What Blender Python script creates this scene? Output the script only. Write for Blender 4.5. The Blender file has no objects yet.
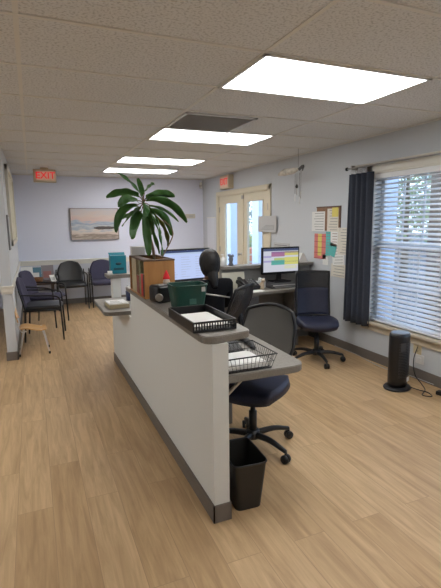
import bpy, bmesh, math, random
from mathutils import Vector, Matrix, Euler
random.seed(7)
C = bpy.context.scene.collection
PI = math.pi
# ------------------------------------------------------------------ camera, world, exposure
sc = bpy.context.scene
F, PITCH, YAW, ROLL = 443.55, .1623, .3982, -.0111
fw = Vector((math.sin(YAW)*math.cos(PITCH), math.cos(YAW)*math.cos(PITCH), -math.sin(PITCH)))
rt = Vector((math.cos(YAW), -math.sin(YAW), 0)); up = rt.cross(fw)
r2 = rt*math.cos(ROLL)+up*math.sin(ROLL); u2 = -rt*math.sin(ROLL)+up*math.cos(ROLL)
cam = bpy.data.cameras.new('camera'); camo = bpy.data.objects.new('camera', cam); C.objects.link(camo)
camo.matrix_world = Matrix.Translation((0, 0, 1.56)) @ Matrix((r2, u2, -fw)).transposed().to_4x4()
cam.sensor_fit = 'VERTICAL'; cam.sensor_height = 24; cam.lens = F/588*24; cam.clip_start = .02; cam.clip_end = 200
sc.camera = camo
w = bpy.data.worlds.new('sky'); sc.world = w; w.use_nodes = True
wn = w.node_tree; bg = wn.nodes['Background']
tc = wn.nodes.new('ShaderNodeTexCoord'); sp = wn.nodes.new('ShaderNodeSeparateXYZ'); rp = wn.nodes.new('ShaderNodeValToRGB')
wn.links.new(tc.outputs['Generated'], sp.inputs[0]); wn.links.new(sp.outputs['Z'], rp.inputs[0]); wn.links.new(rp.outputs[0], bg.inputs[0])
rp.color_ramp.elements[0].color = (.72, .84, 1, 1); rp.color_ramp.elements[1].color = (.38, .60, 1, 1)
bg.inputs[1].default_value = 3.4
sc.view_settings.view_transform = 'Standard'; sc.view_settings.look = 'None'
sc.view_settings.gamma = 1; sc.view_settings.use_curve_mapping = False
sc.view_settings.exposure = 0.0
LAMP = 10.4          # radiance of the ceiling diffusers
H = 2.44; XR = 3.417; YB = 9.036; XL = -.25; YF = -2.6

# ------------------------------------------------------------------ materials
def mat(name, col, rough=.6, metal=0, var=0, scale=8, bump=0, bscale=60, emit=None, es=0, spec=None, stretch=None, col2=None, trans=0, alpha=1, coat=0, dist=.01):
    m = bpy.data.materials.new(name); m.use_nodes = True; nt = m.node_tree; p = nt.nodes['Principled BSDF']
    p.inputs['Base Color'].default_value = (*col, 1); p.inputs['Roughness'].default_value = rough; p.inputs['Metallic'].default_value = metal
    if spec is not None: p.inputs['Specular IOR Level'].default_value = spec
    if coat: p.inputs['Coat Weight'].default_value = coat
    if trans: p.inputs['Transmission Weight'].default_value = trans
    p.inputs['Alpha'].default_value = alpha
    t = nt.nodes.new('ShaderNodeTexCoord'); mp = nt.nodes.new('ShaderNodeMapping'); nt.links.new(t.outputs['Object'], mp.inputs[0])
    if stretch: mp.inputs['Scale'].default_value = stretch
    if var or col2:
        n = nt.nodes.new('ShaderNodeTexNoise'); n.inputs['Scale'].default_value = scale; n.inputs['Detail'].default_value = 5
        nt.links.new(mp.outputs[0], n.inputs[0])
        r = nt.nodes.new('ShaderNodeValToRGB'); r.color_ramp.elements[0].position = .35; r.color_ramp.elements[1].position = .65
        c2 = col2 if col2 else tuple(min(1, c*(1+var)) for c in col); c1 = col if col2 else tuple(c*(1-var) for c in col)
        r.color_ramp.elements[0].color = (*c1, 1); r.color_ramp.elements[1].color = (*c2, 1)
        nt.links.new(n.outputs[0], r.inputs[0]); nt.links.new(r.outputs[0], p.inputs['Base Color'])
    if bump:
        n = nt.nodes.new('ShaderNodeTexNoise'); n.inputs['Scale'].default_value = bscale; nt.links.new(mp.outputs[0], n.inputs[0])
        b = nt.nodes.new('ShaderNodeBump'); b.inputs['Strength'].default_value = bump; b.inputs['Distance'].default_value = dist
        nt.links.new(n.outputs[0], b.inputs['Height']); nt.links.new(b.outputs[0], p.inputs['Normal'])
    if emit: p.inputs['Emission Color'].default_value = (*emit, 1); p.inputs['Emission Strength'].default_value = es
    return m

def floor_mat():
    m = mat('oak_vinyl_plank', (.5, .35, .2), .42); nt = m.node_tree; N = nt.nodes; L = nt.links; p = N['Principled BSDF']
    t = N.new('ShaderNodeTexCoord'); mp = N.new('ShaderNodeMapping'); mp.inputs['Rotation'].default_value = (0, 0, PI/2)
    L.new(t.outputs['Object'], mp.inputs[0])
    b = N.new('ShaderNodeTexBrick'); b.offset = .37; b.inputs['Scale'].default_value = 1
    b.inputs['Brick Width'].default_value = 1.22; b.inputs['Row Height'].default_value = .18; b.inputs['Mortar Size'].default_value = .0016
    b.inputs['Mortar Smooth'].default_value = .3
    b.inputs['Color1'].default_value = (.0, .0, .0, 1); b.inputs['Color2'].default_value = (1, 1, 1, 1); b.inputs['Mortar'].default_value = (.5, .5, .5, 1)
    L.new(mp.outputs[0], b.inputs[0])
    r = N.new('ShaderNodeValToRGB'); r.color_ramp.elements[0].color = (.52, .35, .185, 1); r.color_ramp.elements[1].color = (.62, .435, .245, 1)
    L.new(b.outputs['Color'], r.inputs[0])
    # grain: noise stretched along the plank, shifted per plank
    mp2 = N.new('ShaderNodeMapping'); mp2.inputs['Scale'].default_value = (16, 1.3, 1); L.new(t.outputs['Object'], mp2.inputs[0])
    ad = N.new('ShaderNodeVectorMath'); ad.operation = 'ADD'; ml = N.new('ShaderNodeVectorMath'); ml.operation = 'SCALE'; ml.inputs['Scale'].default_value = 7
    L.new(b.outputs['Color'], ml.inputs[0]); L.new(mp2.outputs[0], ad.inputs[0]); L.new(ml.outputs[0], ad.inputs[1])
    n = N.new('ShaderNodeTexNoise'); n.inputs['Scale'].default_value = 1.6; n.inputs['Detail'].default_value = 7; n.inputs['Roughness'].default_value = .62; n.inputs['Distortion'].default_value = .6
    L.new(ad.outputs[0], n.inputs[0])
    g = N.new('ShaderNodeValToRGB'); g.color_ramp.elements[0].position = .3; g.color_ramp.elements[1].position = .66
    g.color_ramp.elements[0].color = (.70, .66, .62, 1); g.color_ramp.elements[1].color = (1.06, 1.06, 1.06, 1); L.new(n.outputs[0], g.inputs[0])
    mx = N.new('ShaderNodeMix'); mx.data_type = 'RGBA'; mx.blend_type = 'MULTIPLY'; mx.inputs[0].default_value = 1
    L.new(r.outputs[0], mx.inputs[6]); L.new(g.outputs[0], mx.inputs[7])
    mx2 = N.new('ShaderNodeMix'); mx2.data_type = 'RGBA'; mx2.inputs[7].default_value = (.24, .15, .085, 1)
    k = N.new('ShaderNodeMath'); k.operation = 'MULTIPLY'; k.inputs[1].default_value = .55; L.new(b.outputs['Fac'], k.inputs[0])
    L.new(k.outputs[0], mx2.inputs[0]); L.new(mx.outputs[2], mx2.inputs[6]); L.new(mx2.outputs[2], p.inputs['Base Color'])
    bp = N.new('ShaderNodeBump'); bp.inputs['Strength'].default_value = .08; bp.inputs['Distance'].default_value = .003; L.new(n.outputs[0], bp.inputs['Height']); L.new(bp.outputs[0], p.inputs['Normal'])
    return m

def ceil_mat():
    m = mat('ceiling_tile', (.56, .55, .53), .95); nt = m.node_tree; N = nt.nodes; L = nt.links; p = N['Principled BSDF']
    t = N.new('ShaderNodeTexCoord')
    n = N.new('ShaderNodeTexNoise'); n.inputs['Scale'].default_value = 75; n.inputs['Detail'].default_value = 3; L.new(t.outputs['Object'], n.inputs[0])
    r = N.new('ShaderNodeValToRGB'); r.color_ramp.elements[0].position = .36; r.color_ramp.elements[1].position = .5
    r.color_ramp.elements[0].color = (.53, .54, .55, 1); r.color_ramp.elements[1].color = (.74, .755, .77, 1); L.new(n.outputs[0], r.inputs[0])
    L.new(r.outputs[0], p.inputs['Base Color'])
    b = N.new('ShaderNodeBump'); b.inputs['Strength'].default_value = .4; b.inputs['Distance'].default_value = .004; L.new(n.outputs[0], b.inputs['Height']); L.new(b.outputs[0], p.inputs['Normal'])
    return m

def diffuser_mat():
    m = bpy.data.materials.new('lit_diffuser'); m.use_nodes = True; nt = m.node_tree; N = nt.nodes; L = nt.links; p = N['Principled BSDF']
    p.inputs['Base Color'].default_value = (.8, .8, .78, 1)
    t = N.new('ShaderNodeTexCoord'); s = N.new('ShaderNodeSeparateXYZ'); L.new(t.outputs['Object'], s.inputs[0])
    a = N.new('ShaderNodeMath'); a.operation = 'ABSOLUTE'; L.new(s.outputs['Y'], a.inputs[0])
    d = N.new('ShaderNodeMath'); d.operation = 'SUBTRACT'; d.inputs[1].default_value = .15; L.new(a.outputs[0], d.inputs[0])
    e = N.new('ShaderNodeMath'); e.operation = 'ABSOLUTE'; L.new(d.outputs[0], e.inputs[0])
    mr = N.new('ShaderNodeMapRange'); mr.inputs[1].default_value = 0; mr.inputs[2].default_value = .13; mr.inputs[3].default_value = LAMP*1.35; mr.inputs[4].default_value = LAMP*.6
    mr.interpolation_type = 'SMOOTHSTEP'; L.new(e.outputs[0], mr.inputs[0]); L.new(mr.outputs[0], p.inputs['Emission Strength'])
    p.inputs['Emission Color'].default_value = (1, .995, .975, 1)
    return m

def glass_mat(name='clear_glass', tint=(.95, .98, 1), t=.9):
    m = bpy.data.materials.new(name); m.use_nodes = True; nt = m.node_tree; N = nt.nodes; L = nt.links
    N.remove(N['Principled BSDF']); a = N.new('ShaderNodeBsdfTransparent'); a.inputs[0].default_value = (*tint, 1)
    g = N.new('ShaderNodeBsdfGlossy'); g.inputs['Roughness'].default_value = .03; mx = N.new('ShaderNodeMixShader'); mx.inputs[0].default_value = 1-t
    L.new(a.outputs[0], mx.inputs[1]); L.new(g.outputs[0], mx.inputs[2]); L.new(mx.outputs[0], N['Material Output'].inputs[0]); return m

def mesh_fabric(name, col, t):
    m = bpy.data.materials.new(name); m.use_nodes = True; nt = m.node_tree; N = nt.nodes; L = nt.links
    p = N['Principled BSDF']; p.inputs['Base Color'].default_value = (*col, 1); p.inputs['Roughness'].default_value = .55
    a = N.new('ShaderNodeBsdfTransparent'); mx = N.new('ShaderNodeMixShader'); mx.inputs[0].default_value = t
    L.new(p.outputs[0], mx.inputs[1]); L.new(a.outputs[0], mx.inputs[2]); L.new(mx.outputs[0], N['Material Output'].inputs[0]); return m

def leaf_mat(name, c1, c2, sc_=6, tr=.25):
    m = mat(name, c1, .45, var=.1, scale=sc_, col2=c2); nt = m.node_tree; N = nt.nodes; L = nt.links
    p = N['Principled BSDF']; tl = N.new('ShaderNodeBsdfTranslucent'); tl.inputs[0].default_value = (*c2, 1)
    mx = N.new('ShaderNodeMixShader'); mx.inputs[0].default_value = tr; L.new(p.outputs[0], mx.inputs[1]); L.new(tl.outputs[0], mx.inputs[2]); L.new(mx.outputs[0], N['Material Output'].inputs[0]); return m

def painting_mat():
    m = bpy.data.materials.new('beach_painting'); m.use_nodes = True; nt = m.node_tree; N = nt.nodes; L = nt.links; p = N['Principled BSDF']; p.inputs['Roughness'].default_value = .7
    t = N.new('ShaderNodeTexCoord'); s = N.new('ShaderNodeSeparateXYZ'); L.new(t.outputs['Generated'], s.inputs[0])
    mp = N.new('ShaderNodeMapping'); mp.inputs['Scale'].default_value = (2.2, 1, 7); L.new(t.outputs['Generated'], mp.inputs[0])
    n = N.new('ShaderNodeTexNoise'); n.inputs['Scale'].default_value = 1.5; n.inputs['Detail'].default_value = 6; L.new(mp.outputs[0], n.inputs[0])
    k = N.new('ShaderNodeMath'); k.operation = 'MULTIPLY_ADD'; k.inputs[1].default_value = .5; L.new(n.outputs[0], k.inputs[0])
    d = N.new('ShaderNodeMath'); d.operation = 'SUBTRACT'; d.inputs[1].default_value = .25; L.new(s.outputs['Z'], d.inputs[0]); L.new(d.outputs[0], k.inputs[2])
    r = N.new('ShaderNodeValToRGB'); cr = r.color_ramp
    stops = [(0, (.50, .42, .36)), (.1, (.28, .23, .20)), (.17, (.62, .52, .45)), (.28, (.66, .60, .55)), (.36, (.36, .42, .50)), (.44, (.55, .56, .58)), (.5, (.30, .36, .46)), (.56, (.42, .48, .58)), (.62, (.66, .50, .46)), (.75, (.66, .55, .50)), (1, (.58, .56, .58))]
    cr.elements[0].position = 0; cr.elements[0].color = (*stops[0][1], 1); cr.elements[1].position = 1; cr.elements[1].color = (*stops[-1][1], 1)
    for q, c in stops[1:-1]: e = cr.elements.new(q); e.color = (*c, 1)
    L.new(k.outputs[0], r.inputs[0])
    # dark headland, right of centre
    mp2 = N.new('ShaderNodeMapping'); mp2.inputs['Location'].default_value = (-.72, 0, -.37); L.new(t.outputs['Generated'], mp2.inputs[0])
    s2 = N.new('ShaderNodeVectorMath'); s2.operation = 'MULTIPLY'; s2.inputs[1].default_value = (3.3, 0, 16); L.new(mp2.outputs[0], s2.inputs[0])
    ln = N.new('ShaderNodeVectorMath'); ln.operation = 'LENGTH'; L.new(s2.outputs[0], ln.inputs[0])
    m2 = N.new('ShaderNodeMath'); m2.operation = 'MULTIPLY_ADD'; m2.inputs[1].default_value = 1.3; L.new(n.outputs[0], m2.inputs[0]); L.new(ln.outputs['Value'], m2.inputs[2])
    lt = N.new('ShaderNodeMath'); lt.operation = 'LESS_THAN'; lt.inputs[1].default_value = 1.45; L.new(m2.outputs[0], lt.inputs[0])
    mx = N.new('ShaderNodeMix'); mx.data_type = 'RGBA'; L.new(lt.outputs[0], mx.inputs[0]); L.new(r.outputs[0], mx.inputs[6]); mx.inputs[7].default_value = (.11, .095, .09, 1)
    L.new(mx.outputs[2], p.inputs['Base Color']); return m

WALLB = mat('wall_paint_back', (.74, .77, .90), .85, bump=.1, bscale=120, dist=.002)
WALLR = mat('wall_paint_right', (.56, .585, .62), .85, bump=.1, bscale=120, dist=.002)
HALF = mat('half_wall_paint', (.70, .715, .70), .7, bump=.12, bscale=90, dist=.002)
WHITE = mat('white_trim_paint', (.74, .72, .66), .5)
CREAM = mat('cream_door_paint', (.66, .60, .46), .45)
SILL = mat('tan_sill_paint', (.56, .49, .38), .5)
BASE = mat('grey_vinyl_baseboard', (.155, .135, .12), .5)
LAM = mat('grey_speckled_laminate', (.28, .262, .235), .38, var=.12, scale=90)
LAME = mat('laminate_edge', (.20, .185, .165), .45, var=.08, scale=90)
BLK = mat('black_plastic', (.008, .008, .010), .38)
BLKM = mat('black_painted_metal', (.012, .012, .014), .3)
VINYL = mat('black_vinyl', (.018, .019, .021), .33, bump=.2, bscale=200, dist=.001)
NAVY = mat('navy_purple_fabric', (.050, .047, .085), .9, var=.2, scale=160)
NAVYD = mat('dark_navy_fabric', (.014, .017, .042), .55, var=.2, scale=120)
CURT = mat('slate_blue_curtain', (.040, .048, .070), .85, var=.15, scale=100)
CHROME = mat('chrome', (.75, .75, .77), .35, .8)
SILVER = mat('brushed_nickel', (.42, .40, .38), .35, .9)
DGREY = mat('dark_grey_plastic', (.06, .06, .065), .5)
MGREY = mat('mid_grey_plastic', (.22, .22, .225), .5)
LGREY = mat('light_grey_plastic', (.5, .5, .5), .5)
WPLAS = mat('white_plastic', (.72, .72, .72), .4)
PAPER = mat('white_paper', (.78, .78, .76), .8)
PAPERB = mat('cream_paper', (.70, .66, .58), .8)
GREYP = mat('grey_painted_panel', (.20, .195, .19), .6, var=.05, scale=20)
WOOD = mat('orange_pine', (.36, .17, .055), .45, scale=3, col2=(.44, .22, .075), stretch=(10, 10, 1))
PINE = mat('light_beech_ply', (.60, .34, .13), .35, scale=4, col2=(.68, .41, .17), stretch=(3, 12, 3))
GREEN = mat('dark_green_plastic', (.008, .060, .045), .3)
TEAL = mat('teal_card', (.01, .20, .28), .4)
RED = mat('red_card', (.50, .02, .02), .5)
REDF = mat('red_felt', (.75, .03, .04), .9)
SAGE = mat('sage_cloth', (.24, .25, .16), .8, var=.15, scale=30)
BEIGE = mat('beige_card', (.42, .36, .24), .8)
BROWN = mat('brown_wicker', (.22, .10, .04), .7, var=.4, scale=60)
PINK = mat('pink_paper', (.70, .22, .20), .8)
YEL = mat('yellow_paper', (.72, .62, .16), .8)
TEALP = mat('turquoise_paper', (.12, .48, .46), .8)
CORK = mat('brown_cork', (.26, .15, .09), .9, var=.2, scale=90)
SKIN = mat('skin', (.30, .17, .11), .5)
HAIR = mat('black_hair', (.008, .007, .007), .55, bump=1, bscale=38, stretch=(1, 1, .2))
SHIRT = mat('black_knit_jacket', (.006, .006, .008), .9, spec=.2, bump=.3, bscale=220, dist=.002)
TROUS = mat('charcoal_trousers', (.02, .02, .024), .85)
GLASS = glass_mat()
LENS = diffuser_mat()
LEAF = leaf_mat('deep_green_leaf', (.022, .085, .016), (.06, .17, .03), 5)
LEAFY = leaf_mat('yellowing_leaf', (.10, .13, .02), (.20, .2, .04), 5)
STEM = mat('brown_plant_stem', (.16, .11, .06), .8)
SOIL = mat('dark_soil', (.03, .02, .015), .95)
TERR = mat('clay_pot', (.13, .07, .045), .7)
BACKM = mesh_fabric('grey_mesh_fabric', (.15, .145, .135), .2)
BACKM2 = mesh_fabric('black_mesh_fabric', (.02, .02, .024), .2)
SLAT = mat('white_blind_slat', (.80, .81, .84), .45)
PLATE = mat('ivory_switch_plate', (.58, .50, .32), .4)
METALG = mat('grey_metal_grille', (.62, .62, .63), .4, .1)
BLIND_T = None
def emis(name, col, s):
    return mat(name, (0, 0, 0), .3, emit=col, es=s)

# ------------------------------------------------------------------ mesh builder
class MB:
    def __init__(s): s.bm = bmesh.new()
    def _merge(s, b, M=None, mi=0, smooth=False):
        if M is not None: bmesh.ops.transform(b, matrix=M, verts=b.verts)
        for f in b.faces: f.material_index = mi; f.smooth = smooth
        me = bpy.data.meshes.new('t'); b.to_mesh(me); b.free(); s.bm.from_mesh(me); bpy.data.meshes.remove(me)
    def box(s, c, d, rot=(0, 0, 0), bev=0, mi=0, seg=2):
        b = bmesh.new(); bmesh.ops.create_cube(b, size=1); bmesh.ops.scale(b, vec=d, verts=b.verts)
        if bev: bmesh.ops.bevel(b, geom=b.edges[:], offset=bev, segments=seg, affect='EDGES', profile=.5)
        s._merge(b, Matrix.Translation(c) @ Euler(rot).to_matrix().to_4x4(), mi, bev > .012); return s
    def bb(s, x0, x1, y0, y1, z0, z1, bev=0, mi=0):
        return s.box(((x0+x1)/2, (y0+y1)/2, (z0+z1)/2), (abs(x1-x0), abs(y1-y0), abs(z1-z0)), bev=bev, mi=mi)
    def tube(s, pts, r, seg=8, mi=0, sub=0, closed=False):
        P = [Vector(p) for p in pts]
        R = r if isinstance(r, (list, tuple)) else [r]*len(P)
        if sub:
            Q, RR = [], []; n = len(P); rng = n if closed else n-1
            for i in range(rng):
                p0 = P[(i-1) % n] if (closed or i > 0) else P[0]; p1 = P[i]; p2 = P[(i+1) % n]; p3 = P[(i+2) % n] if (closed or i+2 < n) else P[-1]
                for k in range(sub):
                    t = k/sub
                    Q.append(.5*((2*p1)+(-p0+p2)*t+(2*p0-5*p1+4*p2-p3)*t*t+(-p0+3*p1-3*p2+p3)*t**3)); RR.append(R[i]*(1-t)+R[(i+1) % n]*t)
            if not closed: Q.append(P[-1]); RR.append(R[-1])
            P, R = Q, RR
        b = bmesh.new(); rings = []; n = len(P)
        T0 = (P[1]-P[0]).normalized(); N0 = T0.orthogonal().normalized()
        for i, p in enumerate(P):
            if closed: T = (P[(i+1) % n]-P[i-1]).normalized()
            else: T = (P[min(i+1, n-1)]-P[max(i-1, 0)]).normalized()
            N0 = (N0-T*N0.dot(T)).normalized(); B = T.cross(N0)
            rings.append([b.verts.new(p+(N0*math.cos(a)+B*math.sin(a))*R[i]) for a in [2*PI*k/seg for k in range(seg)]])
        for i in range(n if closed else n-1):
            A, D = rings[i], rings[(i+1) % n]
            for k in range(seg): b.faces.new((A[k], A[(k+1) % seg], D[(k+1) % seg], D[k]))
        if not closed: b.faces.new(rings[0][::-1]); b.faces.new(rings[-1])
        s._merge(b, None, mi, True); return s
    def lathe(s, prof, c=(0, 0, 0), seg=24, mi=0, rot=(0, 0, 0), smooth=True, sx=1, sy=1):
        b = bmesh.new(); rings = []
        for r, z in prof: rings.append([b.verts.new((max(r, 1e-4)*math.cos(2*PI*k/seg)*sx, max(r, 1e-4)*math.sin(2*PI*k/seg)*sy, z)) for k in range(seg)])
        for A, D in zip(rings, rings[1:]):
            for k in range(seg): b.faces.new((A[k], A[(k+1) % seg], D[(k+1) % seg], D[k]))
        b.faces.new(rings[0][::-1]); b.faces.new(rings[-1])
        s._merge(b, Matrix.Translation(c) @ Euler(rot).to_matrix().to_4x4(), mi, smooth); return s
    def prism(s, poly, z0, z1, mi=0, bev=0, M=None):
        b = bmesh.new(); A = [b.verts.new((x, y, z0)) for x, y in poly]; D = [b.verts.new((x, y, z1)) for x, y in poly]; n = len(poly)
        b.faces.new(A[::-1]); b.faces.new(D)
        for k in range(n): b.faces.new((A[k], A[(k+1) % n], D[(k+1) % n], D[k]))
        bmesh.ops.recalc_face_normals(b, faces=b.faces)
        if bev: bmesh.ops.bevel(b, geom=[e for e in b.edges if abs(e.verts[0].co.z-e.verts[1].co.z) < 1e-6], offset=bev, segments=2, affect='EDGES')
        s._merge(b, M, mi); return s
    def sheet(s, fn, nu, nv, th, mi=0, smooth=True):
        b = bmesh.new(); G = [[Vector(fn(i/nu, j/nv)) for j in range(nv+1)] for i in range(nu+1)]
        def nrm(i, j):
            a = G[min(i+1, nu)][j]-G[max(i-1, 0)][j]; c = G[i][min(j+1, nv)]-G[i][max(j-1, 0)]; n = a.cross(c); return n.normalized() if n.length > 1e-9 else Vector((0, 0, 1))
        A = [[b.verts.new(G[i][j]+nrm(i, j)*th/2) for j in range(nv+1)] for i in range(nu+1)]
        D = [[b.verts.new(G[i][j]-nrm(i, j)*th/2) for j in range(nv+1)] for i in range(nu+1)]
        for i in range(nu):
            for j in range(nv):
                b.faces.new((A[i][j], A[i+1][j], A[i+1][j+1], A[i][j+1])); b.faces.new((D[i][j], D[i][j+1], D[i+1][j+1], D[i+1][j]))
        for i in range(nu):
            b.faces.new((A[i][0], D[i][0], D[i+1][0], A[i+1][0])); b.faces.new((A[i][nv], A[i+1][nv], D[i+1][nv], D[i][nv]))
        for j in range(nv):
            b.faces.new((A[0][j], A[0][j+1], D[0][j+1], D[0][j])); b.faces.new((A[nu][j], D[nu][j], D[nu][j+1], A[nu][j+1]))
        s._merge(b, None, mi, smooth); return s
    def quad(s, a, b_, c, d, mi=0):
        f = s.bm.faces.new([s.bm.verts.new(p) for p in (a, b_, c, d)]); f.material_index = mi; return s
    def ball(s, c, r, mi=0, sub=3, scale=(1, 1, 1)):
        b = bmesh.new(); bmesh.ops.create_icosphere(b, subdivisions=sub, radius=r)
        s._merge(b, Matrix.Translation(c) @ Matrix.Diagonal((*scale, 1)), mi, True); return s
    def build(s, name, m, parent=None, loc=None, rot=None, kind=None):
        me = bpy.data.meshes.new(name); s.bm.to_mesh(me); s.bm.free()
        for x in (m if isinstance(m, (list, tuple)) else [m]): me.materials.append(x)
        o = bpy.data.objects.new(name, me); C.objects.link(o)
        if parent: o.parent = parent
        if loc: o.location = loc
        if rot: o.rotation_euler = rot
        if kind: o['kind'] = kind
        return o
def tag(o, label, cat, group=None, kind=None):
    o['label'] = label; o['category'] = cat
    if group: o['group'] = group
    if kind: o['kind'] = kind
    return o
def thing(name, label, cat, loc=(0, 0, 0), rz=0, group=None):
    o = bpy.data.objects.new(name, None); C.objects.link(o); o.empty_display_size = .1
    o.location = loc; o.rotation_euler = (0, 0, rz); return tag(o, label, cat, group)
def dup(o, loc=None, rz=None, label=None, parent=None):
    c = o.copy(); C.objects.link(c)
    if parent: c.parent = parent
    if loc is not None: c.location = loc
    if rz is not None: c.rotation_euler = (0, 0, rz)
    if label: c['label'] = label
    for ch in list(o.children): dup(ch, parent=c)
    return c
def struct(name, mb, m): return mb.build(name, m, kind='structure')
def text_mesh(txt, size, ext, name, m, parent, loc, rot):
    cu = bpy.data.curves.new(name, 'FONT'); cu.body = txt; cu.size = size; cu.extrude = ext; cu.align_x = 'CENTER'; cu.align_y = 'CENTER'; cu.offset = size*.012
    t = bpy.data.objects.new('tmp', cu); C.objects.link(t); bpy.context.view_layer.update()
    me = bpy.data.meshes.new_from_object(t); C.objects.unlink(t); bpy.data.objects.remove(t)
    me.materials.clear(); me.materials.append(m)
    o = bpy.data.objects.new(name, me); C.objects.link(o); o.parent = parent; o.location = loc; o.rotation_euler = rot; return o
def rpoly(pts, rad, n=6):       # round chosen corners: pts = [(x, y, r)]
    out = []; N = len(pts)
    for i in range(N):
        p = Vector(pts[i][:2]); a = Vector(pts[i-1][:2]); b = Vector(pts[(i+1) % N][:2]); r = pts[i][2]
        if r <= 0: out.append(tuple(p)); continue
        u = (a-p).normalized(); v = (b-p).normalized(); A = p+u*r; B = p+v*r
        for k in range(n+1):
            t = k/n; q = A*(1-t)**2+p*2*t*(1-t)+B*t*t; out.append(tuple(q))
    return out

# ------------------------------------------------------------------ structure
X0 = -2.6
struct('floor', MB().bb(X0, XR+.1, YF-.1, YB+.1, -.1, 0), floor_mat())
ceil = MB().bb(X0, XR+.1, YF-.1, YB+.1, H, H+.1)
struct('ceiling', ceil, ceil_mat())
gx = [1.205+1.2*k for k in range(-3, 2)]; gy = [2.22+.657*k for k in range(-7, 11)]
g = MB()
for x in gx: g.bb(x-.0115, x+.0115, YF, YB, H-.005, H)
for y in gy: g.bb(X0, XR, y-.0115, y+.0115, H-.006, H)
g.bb(XR-.022, XR, YF, YB, H-.012, H); g.bb(XL, XR, YB-.022, YB, H-.012, H)
struct('trim_4', g, mat('ceiling_tee', (.74, .73, .70), .6))
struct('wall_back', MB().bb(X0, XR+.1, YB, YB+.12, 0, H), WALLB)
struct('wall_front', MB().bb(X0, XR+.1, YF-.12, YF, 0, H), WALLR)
# right wall with window and door openings
WY0, WY1, WZ0, WZ1 = 2.0, 3.86, .45, 2.06
DY0, DY1, DZ = 6.14, 8.18, 2.05
rw = MB(); T = XR+.14
rw.bb(XR, T, YF, WY0, 0, H).bb(XR, T, WY0, WY1, 0, WZ0).bb(XR, T, WY0, WY1, WZ1, H).bb(XR, T, WY1, DY0, 0, H).bb(XR, T, DY0, DY1, DZ, H).bb(XR, T, DY1, YB, 0, H)
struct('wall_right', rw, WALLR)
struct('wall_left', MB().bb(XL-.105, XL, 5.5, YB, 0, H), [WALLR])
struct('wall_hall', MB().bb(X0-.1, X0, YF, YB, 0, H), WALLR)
# baseboards, chair rail
bb_ = MB().bb(XR-.012, XR, YF, DY0-.06, 0, .105); bb_.bb(XR-.012, XR, DY1+.06, YB, 0, .105); struct('baseboard_right', bb_, BASE)
struct('baseboard_back', MB().bb(XL, XR, YB-.012, YB, 0, .10), BASE)
struct('baseboard_left', MB().bb(XL, XL+.012, 5.488, YB-.012, 0, .10).bb(XL-.117, XL+.012, 5.488, 5.5, 0, .10), BASE)
tr = MB(); zr = .80
for z0, z1, d in ((.795, .86, .014), (.845, .868, .026), (.775, .797, .010)):
    tr.bb(XL, XR, YB-d, YB, z0, z1, .002)
struct('trim_1', tr, WHITE)
tr = MB()
for z0, z1, d in ((.795, .86, .014), (.845, .868, .026), (.775, .797, .010)):
    tr.bb(XL, XL+d, 5.5, YB-.03, z0, z1, .002); tr.bb(XL-.105-d, XL+d, 5.5-d, 5.5, z0, z1, .002); tr.bb(XL-.105-d, XL-.105, 5.5, YB, z0, z1, .002)
struct('trim_2', tr, WHITE)
# wainscot panelling below the rail on the back wall
struct('trim_3', MB().bb(XL+.03, XR, YB-.006, YB, .10, .776), mat('wainscot_white', (.60, .62, .68), .6))

# window (right wall)
wf = MB()
wf.bb(XR-.018, XR, WY0-.09, WY0, WZ0, WZ1+.065).bb(XR-.018, XR, WY1, WY1+.09, WZ0, WZ1+.065).bb(XR-.018, XR, WY0-.09, WY1+.09, WZ1, WZ1+.065)
wf.bb(XR-.005, T, WY0, WY0+.02, WZ0, WZ1).bb(XR-.005, T, WY1-.02, WY1, WZ0, WZ1).bb(XR-.005, T, WY0, WY1, WZ1-.02, WZ1)
W1 = struct('window_1', wf, WHITE)
sl = MB().bb(XR-.055, T, WY0-.11, WY1+.11, WZ0-.03, WZ0+.0, .004).bb(XR-.02, XR, WY0-.09, WY1+.09, WZ0-.105, WZ0-.03, .003)
sl.build('window_sill', SILL, W1)
ym = (WY0+WY1)/2
sash = MB()
for ya, yb in ((WY0+.02, ym-.03), (ym+.03, WY1-.02)):
    zc = 1.28
    for z0, z1, xx in ((WZ0, zc+.02, XR+.07), (zc-.02, WZ1-.02, XR+.10)):
        sash.bb(xx, xx+.03, ya, ya+.045, z0, z1).bb(xx, xx+.03, yb-.045, yb, z0, z1).bb(xx, xx+.03, ya, yb, z0, z0+.045).bb(xx, xx+.03, ya, yb, z1-.045, z1)
        for k in (1, 2): y = ya+.045+(yb-ya-.09)*k/3; sash.bb(xx+.008, xx+.022, y-.009, y+.009, z0, z1)
        z = (z0+z1)/2; sash.bb(xx+.009, xx+.021, ya, yb, z-.009, z+.009)
sash.bb(XR+.05, T, ym-.03, ym+.03, WZ0, WZ1)
sash.build('window_frame', WPLAS, W1)
MB().bb(XR+.088, XR+.092, WY0+.03, ym-.04, WZ0+.03, WZ1-.03).build('pane', GLASS, W1)
MB().bb(XR+.088, XR+.092, ym+.04, WY1-.03, WZ0+.03, WZ1-.03).build('pane', GLASS, W1)

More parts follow.
